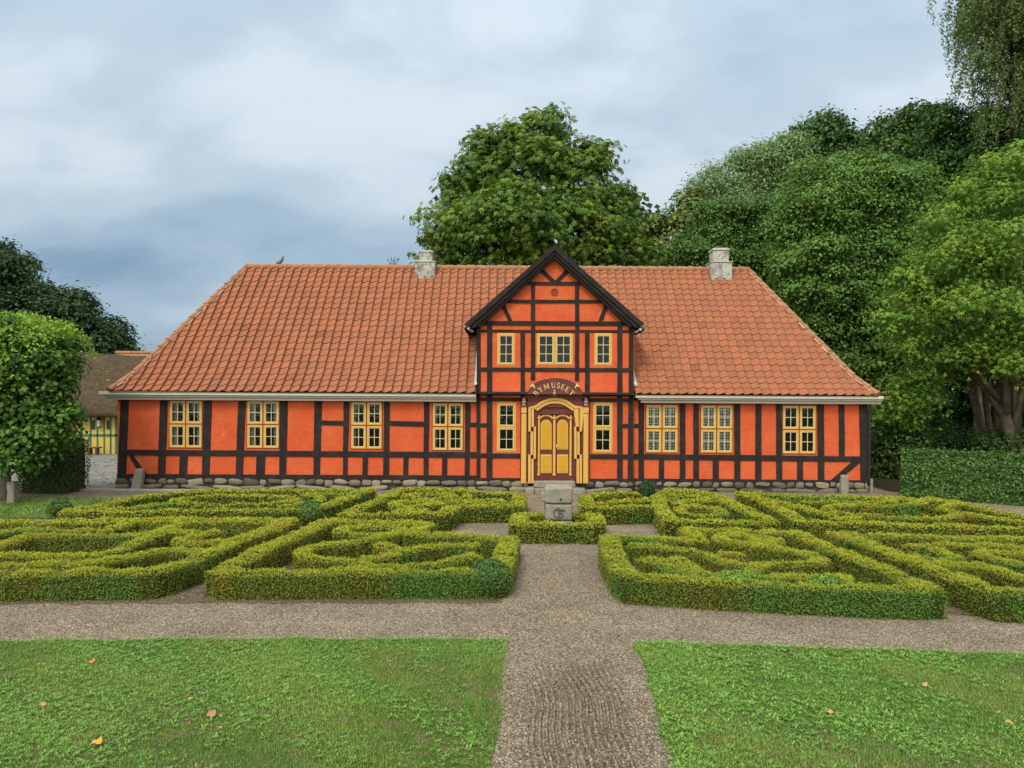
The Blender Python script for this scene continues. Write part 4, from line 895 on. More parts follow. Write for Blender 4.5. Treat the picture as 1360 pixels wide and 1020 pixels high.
    gc = np.array([.05, .15, .026])*(1-u)+np.array([.16, .32, .05])*u; c = c*(1-g)+gc*g
    orr = (wav(Pp, 2.1, 2) > .80) & (RNG.uniform(0, 1, n) < .6); c[orr] = c[orr]*.55+np.array([.42, .26, .03])*.45
    root = empty(name, (float(Pp[:, 0].mean()), float(Pp[:, 1].mean()), 0)); tag(root, label, cat, group)
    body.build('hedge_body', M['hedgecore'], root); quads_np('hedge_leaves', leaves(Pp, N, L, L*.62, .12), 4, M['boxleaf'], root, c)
    return root
def g_(pts): return [G(x, y+.5, HH) for x, y in pts]
def S(*pts): return smooth(g_(pts))
def Ln(*pts): return line(g_(pts))
def ring(cx, cy, rx, ry, n=18):
    a, c = G(cx, cy, HH), G(cx+rx, cy, HH); e, f = G(cx, cy-ry, HH), G(cx, cy+ry, HH)
    rX = abs(c[0]-a[0]); rY = abs(e[1]-f[1])/2; cY = (e[1]+f[1])/2
    return smooth([(a[0]+rX*math.cos(2*math.pi*k/n), cY+rY*math.sin(2*math.pi*k/n)) for k in range(n+1)])
GB, GS = 'box hedge borders of the parterre beds', 'inner scroll hedges of the parterre beds'
# left front inner bed
hedge('box_hedge', 'clipped box border of the bed left of the central path, nearest the lawn', [Ln((288, 757), (662, 756), (677, 713), (610, 708.5), (548, 707), (566, 694.5), (500, 691), (440, 689.5), (394, 708), (345, 729), (288, 757))], group=GB)
hedge('scroll_hedge', 'long looping box scroll inside the near bed left of the central path', [S((634, 721), (603, 718.5), (568, 723.5), (533, 730), (505, 736), (480, 738)), S((633, 735), (592, 743.5), (545, 748), (498, 747), (469, 742), (415, 737.5), (398, 731), (408, 723.5), (439, 719), (474, 715.5), (512, 708), (535, 702)), S((505, 719), (530, 727))], group=GS)
hedge('scroll_hedge', 'oval box ring at the back of the near bed left of the central path', [ring(494, 702, 42, 6.5)], group=GS)
# left front outer bed
hedge('box_hedge', 'clipped box border of the bed at the far left, nearest the lawn', [Ln((-170, 760), (205, 757), (253, 741), (288, 728), (323, 714), (359, 701), (387, 690), (244, 689.8), (141, 691), (0, 691.5), (-120, 692), (-170, 760))], group=GB)
hedge('scroll_hedge', 'wavy box scrolls inside the near bed at the far left', [S((-90, 722), (0, 707), (18, 701), (44, 699), (88, 701), (132, 701.8), (159, 696), (180, 690)), S((-60, 740), (0, 723), (26, 712), (53, 708), (106, 706), (159, 706.5), (190, 709), (225, 699), (244, 692)),
      S((-60, 735), (0, 734), (35, 733.5), (70, 735.5), (106, 736), (132, 732), (159, 725), (176, 718), (199, 711), (215, 703), (240, 702), (265, 704)), S((-60, 750), (0, 747), (53, 744.5), (106, 746), (141, 742.5), (176, 735), (203, 728), (226, 724.5), (270, 727)),
      S((290, 704), (253, 710), (232, 716), (260, 718.5), (308, 716))], group=GS)
# left back outer bed
hedge('box_hedge', 'clipped box border of the far left bed below the house', [Ln((85, 679), (140, 679.5), (228, 678), (340, 676.5), (379, 675), (432, 671), (452, 664), (474, 655), (492, 648.5), (423, 649.5), (320, 650), (229, 652), (194, 657.6), (159, 664.7), (123, 671.8), (85, 679))], group=GB)
hedge('scroll_hedge', 'long oval box ring in the far left bed below the house', [ring(312, 662, 80, 6.2), S((130, 676), (184, 671.6), (199, 668), (228, 665)), S((371, 669.4), (408, 666.5), (426, 662), (425, 658), (405, 655)), S((405, 655), (440, 654.5), (468, 653))], group=GS)
# left back inner bed
hedge('box_hedge', 'clipped box border of the bed left of the stone column, below the house', [Ln((457, 682.6), (474, 674), (497, 665), (520, 655.5), (530, 648), (603, 650.3), (690, 655), (688, 670), (604, 670.5), (590, 681), (520, 681), (457, 682.6))], group=GB)
hedge('scroll_hedge', 'tight box scrolls in the bed left of the stone column', [ring(571, 656.5, 32, 3.4), ring(553, 667.5, 30, 3.6), S((527, 677), (545, 674), (566, 677)), S((596, 665), (618, 662), (647, 661), (673, 663.5), (640, 666), (615, 664)), S((620, 655), (622, 659), (590, 662))], group=GS)
# ring round the column
hedge('box_hedge', 'low square of clipped box enclosing the stone column', [Ln((687.5, 694.5), (794, 694.5), (789, 681.5), (691, 681.5), (687.5, 694.5))], group=GB)
# right back inner bed
hedge('box_hedge', 'clipped box border of the bed right of the stone column, below the house', [Ln((845, 652.5), (778, 657.6), (780, 673), (848, 671.8), (876, 671.5))], group=GB)
hedge('scroll_hedge', 'straight box piece inside the bed just right of the stone column', [S((792, 665.5), (819, 664), (860, 661.5))], group=GS)
hedge('box_hedge', 'clipped box border of the wedge bed between column and right wing', [Ln((873, 656), (878, 673), (890, 689), (940, 690.5), (1027, 690.5), (984, 674), (949, 655), (916, 650.5), (890, 650.5), (873, 656))], group=GB)
hedge('scroll_hedge', 'tight box scrolls in the wedge bed right of the stone column', [ring(907, 659.5, 31, 4), ring(930, 676, 26, 6), S((895, 667), (920, 665), (945, 661))], group=GS)
# right front inner bed
hedge('box_hedge', 'clipped box border of the bed right of the central path, nearest the lawn', [Ln((809, 710.6), (813, 728), (826, 752), (835, 763), (901, 766), (960, 770), (1050, 774), (1150, 778.5), (1238, 780), (1190, 758), (1154, 744.5), (1119, 732), (1083, 717), (1059, 706), (1013, 703.7), (960, 702), (912, 700.5), (930, 716.5), (901, 714.5), (848, 711), (809, 710.6))], group=GB)
hedge('scroll_hedge', 'long looping box scroll inside the near bed right of the central path', [S((836, 719.5), (884, 723), (937, 728), (954, 739), (989, 747.5), (1040, 744), (1092, 744), (1088, 735), (1048, 726.5), (1013, 722), (978, 719), (955, 714), (955, 709.5), (972, 707), (995, 707), (1038, 714), (1022, 717.6), (995, 716)), S((954, 729), (988, 731.8)),
      S((852, 740), (869, 737.5), (884, 746), (901, 753), (937, 757), (975, 760)), S((897, 738), (912, 745), (925, 754)), S((1013, 746), (995, 754), (985, 764)), S((1018, 764), (1048, 758.5), (1092, 763.5), (1125, 757), (1118, 772))], group=GS)
# right back outer bed
hedge('box_hedge', 'clipped box border of the far right bed below the clipped hornbeam hedge', [Ln((984, 653.5), (1013, 662), (1043, 678), (1066, 691), (1140, 692.5), (1226, 697), (1360, 699), (1460, 700), (1360, 684), (1296, 671), (1261, 664), (1208, 662.5), (1120, 658.5), (1050, 657), (984, 653.5))], group=GB)
hedge('scroll_hedge', 'wavy box scrolls in the far right bed below the hornbeam hedge', [S((1016, 661), (1049, 666.5)), S((1047, 671), (1064, 667.5), (1080, 677), (1110, 682)), S((1066, 663.5), (1140, 663.5), (1190, 664)), S((1226, 665), (1190, 668), (1120, 667.5), (1093, 671), (1120, 678), (1173, 682), (1243, 686), (1270, 682), (1272, 676), (1243, 672), (1270, 667)), S((1110, 687), (1140, 684)), S((1279, 677), (1314, 684), (1360, 691), (1420, 694))], group=GS)
# right front outer bed
hedge('box_hedge', 'clipped box border of the bed at the far right, nearest the lawn', [Ln((1560, 790), (1360, 784), (1323, 783), (1296, 774), (1261, 762), (1208, 742), (1155, 721), (1107, 705), (1155, 708), (1226, 710), (1279, 711.5), (1360, 713), (1520, 716), (1560, 790))], group=GB)
hedge('scroll_hedge', 'interlaced box scrolls inside the near bed at the far right', [S((1208, 735.5), (1279, 739.5), (1252, 730), (1235, 719.5), (1205, 722)), S((1243, 719), (1296, 721), (1328, 719), (1370, 726), (1440, 730)), S((1400, 733), (1330, 729), (1291, 728.5), (1332, 740.6), (1370, 749), (1440, 760)), S((1243, 744.5), (1279, 746), (1314, 748), (1349, 763), (1420, 772)), S((1268, 757), (1290, 760))], group=GS)
# ---- darker rounded bushes in the parterre
def ball(name, label, c, r, cols, dens=3500, leaf=.03, cat='shrub', group=None, zc=.9):
    root = empty(name, (c[0], c[1], 0)); tag(root, label, cat, group); A = 4*math.pi*(sum(r)/3)**2; n = int(A*dens)
    D = unit(RNG.normal(size=(n, 3))); D[:, 2] = np.where(D[:, 2] < -.35, -D[:, 2], D[:, 2]); rr = np.array(r)
    sc = 1+.07*wav(D*3+c[0], 2.2, 3)+.05*wav(D*3, 6, 4)+RNG.normal(0, .02, n); P = D*rr*sc[:, None]+np.array([c[0], c[1], c[2]]); k = P[:, 2] > 0; P = P[k]; D = D[k]; n = len(P)
    L = leaf*RNG.uniform(.7, 1.3, n); quads_np('leaves', leaves(P, unit(D+RNG.normal(0, .6, (n, 3))), L, L*.62), 4, M['boxleaf'], root, pal(n, cols))
    b = MB(); b.lathe((c[0], c[1], c[2]), [(max(.02, r[0]*.78*math.cos(R(a))), r[2]*.78*math.sin(R(a))) for a in range(-60, 91, 15)], 16); b.build('twigs', M['hedgecore'], root, smooth=True)
DG = [(.035, .095, .018), (.055, .135, .026), (.085, .18, .038), (.12, .22, .045)]; BG = 'rounded dark bushes in the parterre'
x_, y_ = G(648, 796); ball('box_bush', 'round dark green bush bulging from the hedge corner left of the central path', (x_, y_+.24, .23), (.36, .34, .31), DG, group=BG)
x_, y_ = G(402, 698); ball('box_bush', 'dark green bush between the left hedge beds', (x_+.05, y_+.4, .22), (.40, .45, .26), DG, 1500, .042, group=BG)
x_, y_ = G(375, 687); ball('box_bush', 'spreading dark bush along the far left bed', (x_-.1, y_+.35, .18), (.5, .28, .24), DG, 1300, .042, group=BG)
x_, y_ = G(70, 689); ball('box_bush', 'small dark bush at the left end of the far left bed', (x_, y_+.3, .17), (.3, .28, .24), DG, 1300, .042, group=BG)
x_, y_ = G(860, 668); ball('box_bush', 'dark bush standing near the house right of the door', (x_, y_+.2, .28), (.26, .3, .34), [(.02, .06, .02), (.035, .09, .03)], 1200, .05, group=BG)
x_, y_ = G(1076, 713.5); ball('box_bush', 'small bluish-green bush at the tip of the far right bed', (x_, y_+.25, .18), (.25, .24, .24), DG, 1500, .04, group=BG)
x_, y_ = G(982, 806); ball('box_bush', 'bright green leafy bush in the front hedge right of the path', (x_, y_+.19, .20), (.46, .24, .29), [(.10, .22, .03), (.19, .33, .05), (.30, .42, .06)], group=BG)
x_, y_ = G(1106, 813); ball('box_bush', 'mixed green bush near the right end of the front hedge', (x_, y_+.19, .20), (.36, .24, .28), [(.08, .19, .03), (.16, .29, .045), (.25, .36, .055)], group=BG)
# soil of the beds
BEDS = [[(268, 801), (686, 801), (680, 716), (548, 712), (573, 697), (440, 692)], [(-300, 806), (276, 800), (440, 697), (-200, 697)], [(60, 690), (438, 686), (500, 655), (229, 655)], [(450, 692), (604, 692), (610, 683), (697, 683), (695, 660), (530, 652)],
        [(770, 660), (775, 685), (870, 686), (892, 702), (1045, 700), (950, 658)], [(804, 716), (835, 801), (1255, 816), (1065, 712)], [(985, 660), (1075, 704), (1550, 722), (1300, 676)], [(1065, 704), (1238, 812), (1290, 818), (1700, 826), (1560, 720)]]
for k, q in enumerate(BEDS): sheet('bed_soil', jitter_edge([G(*p) for p in q], .05), .001+.0007*k, M['soil'])
# ---- fallen leaves
def flake(px, py, s, c, label):
    x, y = G(px, py, .03); b = MB(); n = 9; s *= 1.35; vs = [(x, y, .05)]
    for k in range(n): a = 2*math.pi*k/n; r = s*(.55+.45*((k*7) % 3)/2)*random.uniform(.8, 1.1); vs.append((x+r*math.cos(a), y+.7*r*math.sin(a), .05+.35*r*math.sin(a)+random.uniform(-.004, .018)))
    vs2 = [(v[0], v[1], v[2]-.0015) for v in vs]
    b.add(vs+vs2, [(0, k+1, (k+1) % n+1) for k in range(n)] + [(n+1, n+1+(k+1) % n+1, n+1+k+1) for k in range(n)] + [(k+1, n+1+k+1, n+1+(k+1) % n+1, (k+1) % n+1) for k in range(n)])
    o = b.build('fallen_leaf', M['deadleaf']); me = o.data; a = me.color_attributes.new('tint', 'FLOAT_COLOR', 'POINT'); a.data.foreach_set('color', [v for _ in me.vertices for v in (*c, 1)])
    tag(o, label, 'leaf', 'fallen leaves on the front lawn')
for a in [(122, 881, .034, (.50, .17, .03), 'orange fallen leaf near the top edge of the left lawn'), (57, 939, .03, (.42, .22, .09), 'pale brown fallen leaf at the left edge of the left lawn'), (130, 988, .045, (.60, .27, .04), 'bright orange-yellow fallen leaf at the bottom left of the lawn'),
          (282, 951, .04, (.36, .17, .10), 'curled brown fallen leaf in the middle of the left lawn'), (250, 964, .02, (.30, .13, .07), 'tiny brown fallen leaf beside the curled brown leaf'), (254, 930, .022, (.38, .24, .13), 'thin tan fallen leaf above the curled brown leaf'), (292, 969, .02, (.45, .28, .14), 'small tan leaf just right below the curled brown leaf'),
          (1103, 948, .03, (.50, .24, .10), 'small orange leaf in the middle of the right lawn'), (1229, 912, .034, (.42, .26, .11), 'tan leaf near the top of the right lawn'), (1341, 962, .03, (.42, .24, .10), 'brown leaf at the right edge of the right lawn')]: flake(*a)
def litter():
    segs = [((0, 803), (220, 803)), ((275, 803), (640, 803)), ((225, 800), (270, 785)), ((845, 806), (1240, 818)), ((1270, 818), (1230, 790)), ((600, 693), (640, 692)), ((800, 688), (880, 700))]; P = []
    for a, c in segs:
        A, C = np.array(G(*a)), np.array(G(*c)); k = 90; t = RNG.uniform(0, 1, (k, 1)); P.append(A+(C-A)*t+RNG.normal(0, .07, (k, 2)))
    P = np.concatenate(P); n = len(P); P = np.column_stack([P, np.full(n, .016)]); N = unit(RNG.normal(0, .3, (n, 3))+np.array([0, 0, 1])); L = RNG.uniform(.015, .045, n)
    o = quads_np('leaf_litter', leaves(P, N, L, L*.6), 4, M['deadleaf'], col=pal(n, [(.22, .10, .05), (.30, .16, .08), (.14, .08, .05), (.34, .2, .13)])); o['kind'] = 'stuff'
litter()

# ------------------------------------------------------------------ trees
def blobs_px(lst, d):                    # (px, py, rx px, ry px, depth offset m) -> centre, radii
    out = []
    for px, py, rx, ry, dd in lst: x, z = U(px, py, d+dd); out.append((np.array([x, d+dd, z]), np.array([rx, rx*.9, ry])*(d+dd)/1000))
    return out
def crown_pts(bl, clump, nleaf, per, flat=.5, fill=.25, jit=1.0, zmin=None):
    """leaf positions: clumps over the shells of the blobs, each clump a shallow dome of leaves"""
    area = np.array([(r[0]*r[1]+r[0]*r[2]+r[1]*r[2])/3 for c, r in bl]); tot = max(1, nleaf//per); Ps, Ns, Ks = [], [], []
    for (c, r), a in zip(bl, area/area.sum()):
        k = int(tot*a); D = unit(RNG.normal(size=(k, 3))); D[:, 2] += .12; D = unit(D)
        rad = np.where(RNG.uniform(0, 1, k) < fill, RNG.uniform(.35, .9, k), RNG.uniform(.88, 1.10, k)); rad = rad*(1+.10*wav(D*4+c, 1.3, 2)+.06*wav(D*4+c, 4, 3))
        Q = c+D*r*rad[:, None]; inn = np.zeros(k, bool)
        for c2, r2 in bl:
            if c2 is c: continue
            inn |= (((Q-c2)/r2)**2).sum(1) < .62
        k2 = ~inn; Q, D2, rd = Q[k2], D[k2], rad[k2]; nk = len(Q)
        if nk == 0: continue
        off = RNG.normal(size=(nk, per, 3)); cs = clump*RNG.uniform(.55, 1.35, (nk, 1, 1)); off = off*cs*np.array([1, 1, flat])*.6
        off[:, :, 2] -= (np.linalg.norm(off[:, :, :2], axis=2)**2)/np.maximum(cs[:, :, 0], .01)*.45
        P = Q[:, None, :]+off; N = unit(D2[:, None, :]*.6+off/np.maximum(cs, .01)*.5+np.array([0, 0, .75])+RNG.normal(0, .42*jit, (nk, per, 3)))
        Ps.append(P.reshape(-1, 3)); Ns.append(N.reshape(-1, 3)); Ks.append(np.repeat(RNG.uniform(0, 1, nk), per))
    P = np.concatenate(Ps); N = np.concatenate(Ns); K = np.concatenate(Ks)
    if zmin is not None: k = P[:, 2] > zmin; P, N, K = P[k], N[k], K[k]
    return P, N, K
def lumps(bl, sub=1.0, core=.84, flt=.68, kk=1.0):
    out = [(c, r*core) for c, r in bl]
    if not sub: return bl
    for c, r in bl:
        m = r.mean(); k = int((7+m*3.2)*kk)
        for _ in range(k):
            d = RNG.normal(size=3); d[2] = d[2]+.25; d /= np.linalg.norm(d); q = c+d*r*RNG.uniform(.70, .99)
            if any((((q-c2)/r2)**2).sum() < .5 for c2, r2 in bl if c2 is not c): continue
            s_ = sub*RNG.uniform(.55, 1.15)*(.24*m+.22); out.append((q, np.array([s_*1.15, s_*1.15, s_*flt])))
    return out
def tree(name, label, base, bl, cols, leaf, nleaf, per=14, clump=.55, trunk=.3, trunk_top=None, group=None, patch=None, flat=.5, cat='tree', limbs=7, lean=(0, 0), droop=0.3, asp=.6, fill=.25, extra_trunks=(), zmin=None, sub=1.0, palm=0, core=.84, shelf=.68, kk=1.0):
    root = empty(name, (base[0], base[1], 0)); tag(root, label, cat, group)
    P, N, K = crown_pts(lumps(bl, sub, core, shelf, kk), clump, nleaf, per, flat, fill, zmin=zmin)
    if palm:
        n = len(P); t = unit(np.cross(N, RNG.normal(size=(n, 3)))); q = np.cross(N, t); PP = []; 
        for j in range(palm): a = 6.283*j/palm; d = t*math.cos(a)+q*math.sin(a); PP.append((P+d*leaf*.42+np.array([0, 0, -.12*leaf]), unit(N+d*.45), d))
        DIR = np.concatenate([x[2] for x in PP]); P = np.concatenate([x[0] for x in PP]); N = np.concatenate([x[1] for x in PP]); K = np.tile(K, palm)
    n = len(P); L = leaf*RNG.uniform(.7, 1.3, n)
    cc = np.array(cols); k = np.clip(K*.85+RNG.uniform(0, .15, n), 0, .999)*(len(cc)-1); i = k.astype(int); f = (k-i)[:, None]; c = cc[i]*(1-f)+cc[np.minimum(i+1, len(cc)-1)]*f
    c = c*RNG.uniform(.85, 1.15, (n, 1))
    if patch:
        pc, th, sc = patch; m = wav(P, sc, 4) > th; m &= RNG.uniform(0, 1, n) < .6; c[m] = np.array(pc)*RNG.uniform(.8, 1.2, (m.sum(), 1))
    quads_np('crown', leaves(P, N, L, L*asp, .15, droop, DIR if palm else None), 4, M['leaf'], root, c)
    b = MB(); big = max(bl, key=lambda q: q[1][0]*q[1][2]); top = big[0]+np.array([0, 0, big[1][2]*.5]); p0 = np.array([base[0], base[1], -.1]); p3 = np.array(trunk_top if trunk_top else top)
    pts = [p0+(p3-p0)*t+np.array([lean[0]*math.sin(t*3.1), lean[1]*math.sin(t*3.1), 0]) for t in np.linspace(0, 1, 9)]; b.tube(pts, [trunk*(1.25 if i == 0 else 1)*(1-.085*i) for i in range(9)], 10, jit=.07)
    rr = random.Random(sum(map(ord, label)))
    for j in range(limbs):
        c_, r_2 = bl[j % len(bl)]; t = .35+.5*j/max(1, limbs-1); s = pts[int(t*8)]; e = c_+np.array([rr.uniform(-.6, .6), rr.uniform(-.6, .6), rr.uniform(-.2, .6)])*r_2*.9
        m_ = (s+e)/2+np.array([0, 0, -.12*np.linalg.norm(e-s)]); b.tube([s, s*.5+m_*.5, m_, m_*.5+e*.5, e], [trunk*.45, trunk*.36, trunk*.26, trunk*.16, trunk*.05], 6, jit=.05)
    for et in extra_trunks: b.tube(*et, 8, jit=.08)
    b.build('trunk', M['bark'], root, smooth=True); return root
# horse chestnut behind the roof
D = 41
bl = blobs_px([(705, 225, 60, 62, 0), (640, 230, 48, 48, 0), (775, 238, 52, 50, 0), (608, 300, 48, 50, -1), (812, 300, 44, 50, 0), (680, 300, 75, 60, -2.5), (760, 310, 65, 55, -2), (722, 172, 34, 26, 0), (640, 192, 26, 24, 0), (682, 185, 30, 26, 0),
               (592, 245, 18, 18, 0), (790, 200, 28, 18, 0), (838, 252, 18, 16, 0), (572, 345, 24, 30, 0), (705, 360, 110, 50, 0), (840, 340, 40, 40, 0), (545, 342, 8, 8, 0), (558, 312, 12, 8, 0), (805, 190, 12, 8, 0), (735, 152, 14, 9, 0)], D)
bl = [(np.array([bl[0][0][0]+(c[0]-bl[0][0][0])*.87, c[1], c[2]-.1]), q*np.array([.93, 1, .97])) for c, q in bl]
bx_, _ = U(705, 500, D)
tree('horse_chestnut_tree', 'broad dark green horse chestnut rising behind the middle of the roof', (bx_, D), bl, [(0.043, 0.094, 0.013), (0.076, 0.160, 0.019), (0.128, 0.217, 0.023), (0.204, 0.261, 0.029)], 0.205, 38000, 14, .70, .55, group=None, patch=((.32, .20, .04), 1.2, .75), asp=.42, droop=.8, flat=.45, palm=6, fill=.3)
# far left dark trees
D = 62; bl = blobs_px([(-20, 360, 55, 45, 0), (40, 420, 50, 45, 0), (95, 425, 45, 42, 0), (135, 448, 30, 28, 0), (165, 460, 14, 14, 0), (30, 400, 30, 30, 0)], D); 
tree('oak_tree', 'dark spreading tree behind the thatched house at the far left', (U(70, 500, D)[0], D), bl, [(0.017, 0.043, 0.013), (0.031, 0.065, 0.018), (0.051, 0.102, 0.026)], .34, 42000, 14, .9, .5)
D = 70; bl = blobs_px([(-60, 350, 60, 45, 0), (-5, 345, 22, 28, 0), (0, 400, 40, 50, 0)], D)
tree('oak_tree', 'dark tree top rising at the left edge of the photo', (U(-50, 500, D)[0], D), bl, [(0.017, 0.043, 0.013), (0.031, 0.065, 0.018), (0.051, 0.094, 0.026)], .34, 20000, 14, .9, .5)
# clipped lime at the left
D = 21.5; bl = blobs_px([(24, 508, 72, 80, 0), (24, 470, 64, 48, 0), (20, 540, 70, 60, 0), (70, 512, 28, 46, .3), (-30, 510, 50, 80, 0), (60, 560, 40, 42, -.2), (20, 578, 60, 34, 0)], D)
P0 = U(8, 600, D)
tree('lime_tree', 'rounded clipped lime tree with big green leaves at the left edge', (P0[0], D), bl, [(0.048, 0.109, 0.019), (0.068, 0.145, 0.023), (0.102, 0.210, 0.029), (0.153, 0.275, 0.032)], .135, 46000, 9, .22, .16, (P0[0], D, 3.6), droop=1.2, asp=.8, flat=.7, fill=.3, limbs=9)
# shoots at its top are paler: fresh growth
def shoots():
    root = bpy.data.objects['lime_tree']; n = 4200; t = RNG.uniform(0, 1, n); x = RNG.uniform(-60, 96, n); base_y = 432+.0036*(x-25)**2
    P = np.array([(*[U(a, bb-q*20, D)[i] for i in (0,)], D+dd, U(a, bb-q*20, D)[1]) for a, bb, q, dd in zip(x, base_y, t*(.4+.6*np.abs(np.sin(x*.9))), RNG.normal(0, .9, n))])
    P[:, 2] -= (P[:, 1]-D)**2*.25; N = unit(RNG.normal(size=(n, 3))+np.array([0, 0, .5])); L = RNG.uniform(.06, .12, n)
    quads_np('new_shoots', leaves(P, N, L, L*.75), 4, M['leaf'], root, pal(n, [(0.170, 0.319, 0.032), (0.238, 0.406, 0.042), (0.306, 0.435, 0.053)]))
shoots()
# clipped hedge block behind the lime
def block_hedge(name, label, a, c, depth, h, cols, leaf, dens, tufts=0):
    a, c = np.array(a), np.array(c); Lh = np.linalg.norm(c-a); t = (c-a)/Lh; nn = np.array([-t[1], t[0]]); nn = nn if nn[1] > 0 else -nn
    root = empty(name, (*((a+c)/2), 0)); tag(root, label, 'hedge'); b = MB(); ins = .09
    q = [a+t*ins+nn*ins, c-t*ins+nn*ins, c-t*ins+nn*(depth-ins), a+t*ins+nn*(depth-ins)]; b.slab([tuple(p) for p in q], 0, h-ins); b.build('hedge_body', M['hedgecore'], root)
    faces = [(Lh*h, lambda u, v, o: (a+t*u*Lh-nn*o, v*h), np.array([*(-nn), .35])), (depth*h, lambda u, v, o: (a+nn*u*depth-t*o, v*h), np.array([*(-t), .35])), (depth*h, lambda u, v, o: (c+nn*u*depth+t*o, v*h), np.array([*t, .35])), (Lh*depth, None, np.array([0, 0, 1.]))]
    Ps, Ns = [], []
    for A, fn, nv in faces:
        k = int(A*dens); u, v = RNG.uniform(0, 1, (k, 1)), RNG.uniform(0, 1, k)
        if fn is None: p2 = a+t*u*Lh+nn*v[:, None]*depth; P = np.column_stack([p2, np.full(k, h)])+np.column_stack([np.zeros((k, 2)), .03*wav(np.column_stack([p2, np.zeros(k)]), 6, 1)+RNG.normal(0, .02, k)])
        else:
            o = (.035*wav(np.column_stack([u[:, 0]*6, v*6, np.zeros(k)]), 3, 2)+RNG.normal(0, .025, k))[:, None]-.05*np.clip((v-.9)/.1, 0, 1)[:, None]; p2, z = fn(u, v, o); P = np.column_stack([p2, z])
        Ps.append(P); Ns.append(unit(nv+RNG.normal(0, .5, (k, 3))))
    if tufts:
        k = tufts; u = np.repeat(RNG.uniform(0, 1, k), 8); s = np.tile(np.arange(8)/8, k); hgt = np.repeat(RNG.uniform(.03, .22, k), 8); w_ = np.repeat(RNG.uniform(0, .3, k), 8)
        p2 = a+t*u[:, None]*Lh+nn*w_[:, None]*depth; Ps.append(np.column_stack([p2, h+s*hgt])+RNG.normal(0, .02, (k*8, 3))); Ns.append(unit(RNG.normal(size=(k*8, 3))+np.array([0, -.4, .6])))
    P, N = np.concatenate(Ps), np.concatenate(Ns); n = len(P); L = leaf*RNG.uniform(.7, 1.3, n); quads_np('hedge_leaves', leaves(P, N, L, L*.62, .12, .8), 4, M['leaf'], root, pal(n, cols)*RNG.uniform(.8, 1.2, (n, 1)))
a0, c0 = G(22, 655), G(83, 656.5)
block_hedge('clipped_hedge', 'dark square-cut hedge beneath the clipped lime tree', a0, c0, 1.2, 1.55, [(0.043, 0.080, 0.019), (0.068, 0.116, 0.026)], .06, 900)
a0, c0 = G(1197, 659.5), G(1360, 672.5); c0 = (a0[0]+(c0[0]-a0[0])*2.1, a0[1]+(c0[1]-a0[1])*2.1)
block_hedge('clipped_hedge', 'waist-high clipped hornbeam hedge at the right edge', a0, c0, 1.1, 1.38, [(.025, .07, .014), (.05, .12, .022), (.08, .17, .03), (.15, .26, .05)], .085, 1500, 170)
# right-hand wood
WG = 'trees of the wood right of the house'
def wt(name, label, d, lst, cols, leaf, n, base_px, **k):
    bl = blobs_px(lst, d); x = U(base_px, 600, d)[0]; return tree(name, label, (x, d), bl, cols, leaf, n, group=WG, **k)
wt('ash_tree', 'airy olive tree just right of the chestnut above the roof ridge', 47, [(890, 318, 32, 45, 0), (868, 345, 26, 30, 0), (915, 285, 28, 40, 0), (905, 350, 50, 36, 0)], [(.09, .14, .03), (.15, .21, .05), (.22, .25, .06)], .30, 14000, 895, clump=.6, trunk=.25)
wt('willow_tree', 'pale silvery-green rounded tree behind the right chimney', 50, [(985, 245, 46, 50, 0), (945, 270, 38, 42, 0), (1025, 225, 40, 42, 0), (975, 310, 65, 52, -1), (1040, 280, 50, 60, 0), (1045, 205, 24, 26, 0)], [(.11, .19, .06), (.18, .28, .10), (.26, .37, .15)], .22, 70000, 985, clump=.7, trunk=.35, asp=.45, core=.75, kk=1.6)
wt('beech_tree', 'mid green beech behind the right end of the roof ridge', 40, [(950, 330, 60, 55, 0), (1000, 340, 60, 55, 0), (1060, 330, 60, 70, 0), (960, 290, 35, 32, 0), (1020, 290, 40, 40, 0)], [(0.043, 0.102, 0.019), (0.076, 0.160, 0.026), (0.119, 0.217, 0.037)], .18, 70000, 1010, clump=.6, flat=.3, core=.75, shelf=.45, kk=1.5)
wt('maple_tree', 'dark green tree top standing highest in the middle of the wood', 52, [(1080, 215, 42, 42, 0), (1120, 200, 32, 32, 0), (1060, 190, 16, 20, 0), (1100, 175, 24, 24, 0), (1085, 260, 60, 50, 0), (1140, 240, 40, 50, 0)], [(0.031, 0.080, 0.015), (0.051, 0.123, 0.021), (0.085, 0.174, 0.032)], .32, 30000, 1090, clump=.8, trunk=.4, core=.78, kk=1.5)
wt('hornbeam_tree', 'large fresh green tree overhanging the right end of the roof', 35, [(1110, 280, 62, 70, 0), (1080, 350, 65, 80, 0), (1145, 350, 70, 85, 0), (1110, 430, 62, 70, 0), (1165, 430, 60, 75, 0), (1135, 235, 40, 40, 0), (1180, 270, 55, 60, 0), (1070, 290, 34, 34, 0), (1160, 500, 60, 45, 0), (1200, 480, 60, 60, 0)], [(.045, .115, .02), (.085, .18, .03), (.14, .26, .045), (.19, .31, .06)], .155, 150000, 1150, clump=.5, flat=.28, trunk=.35, core=.75, shelf=.42, kk=1.7)
wt('poplar_tree', 'tall leafy tree with spiky top between the dark tree and the birch', 42, [(1195, 195, 38, 45, 0), (1215, 160, 22, 30, 0), (1180, 240, 50, 50, 0), (1220, 230, 45, 60, 0)], [(0.034, 0.080, 0.015), (0.060, 0.131, 0.021), (0.102, 0.189, 0.032)], .26, 26000, 1200, clump=.6, trunk=.3, core=.75, kk=1.6)
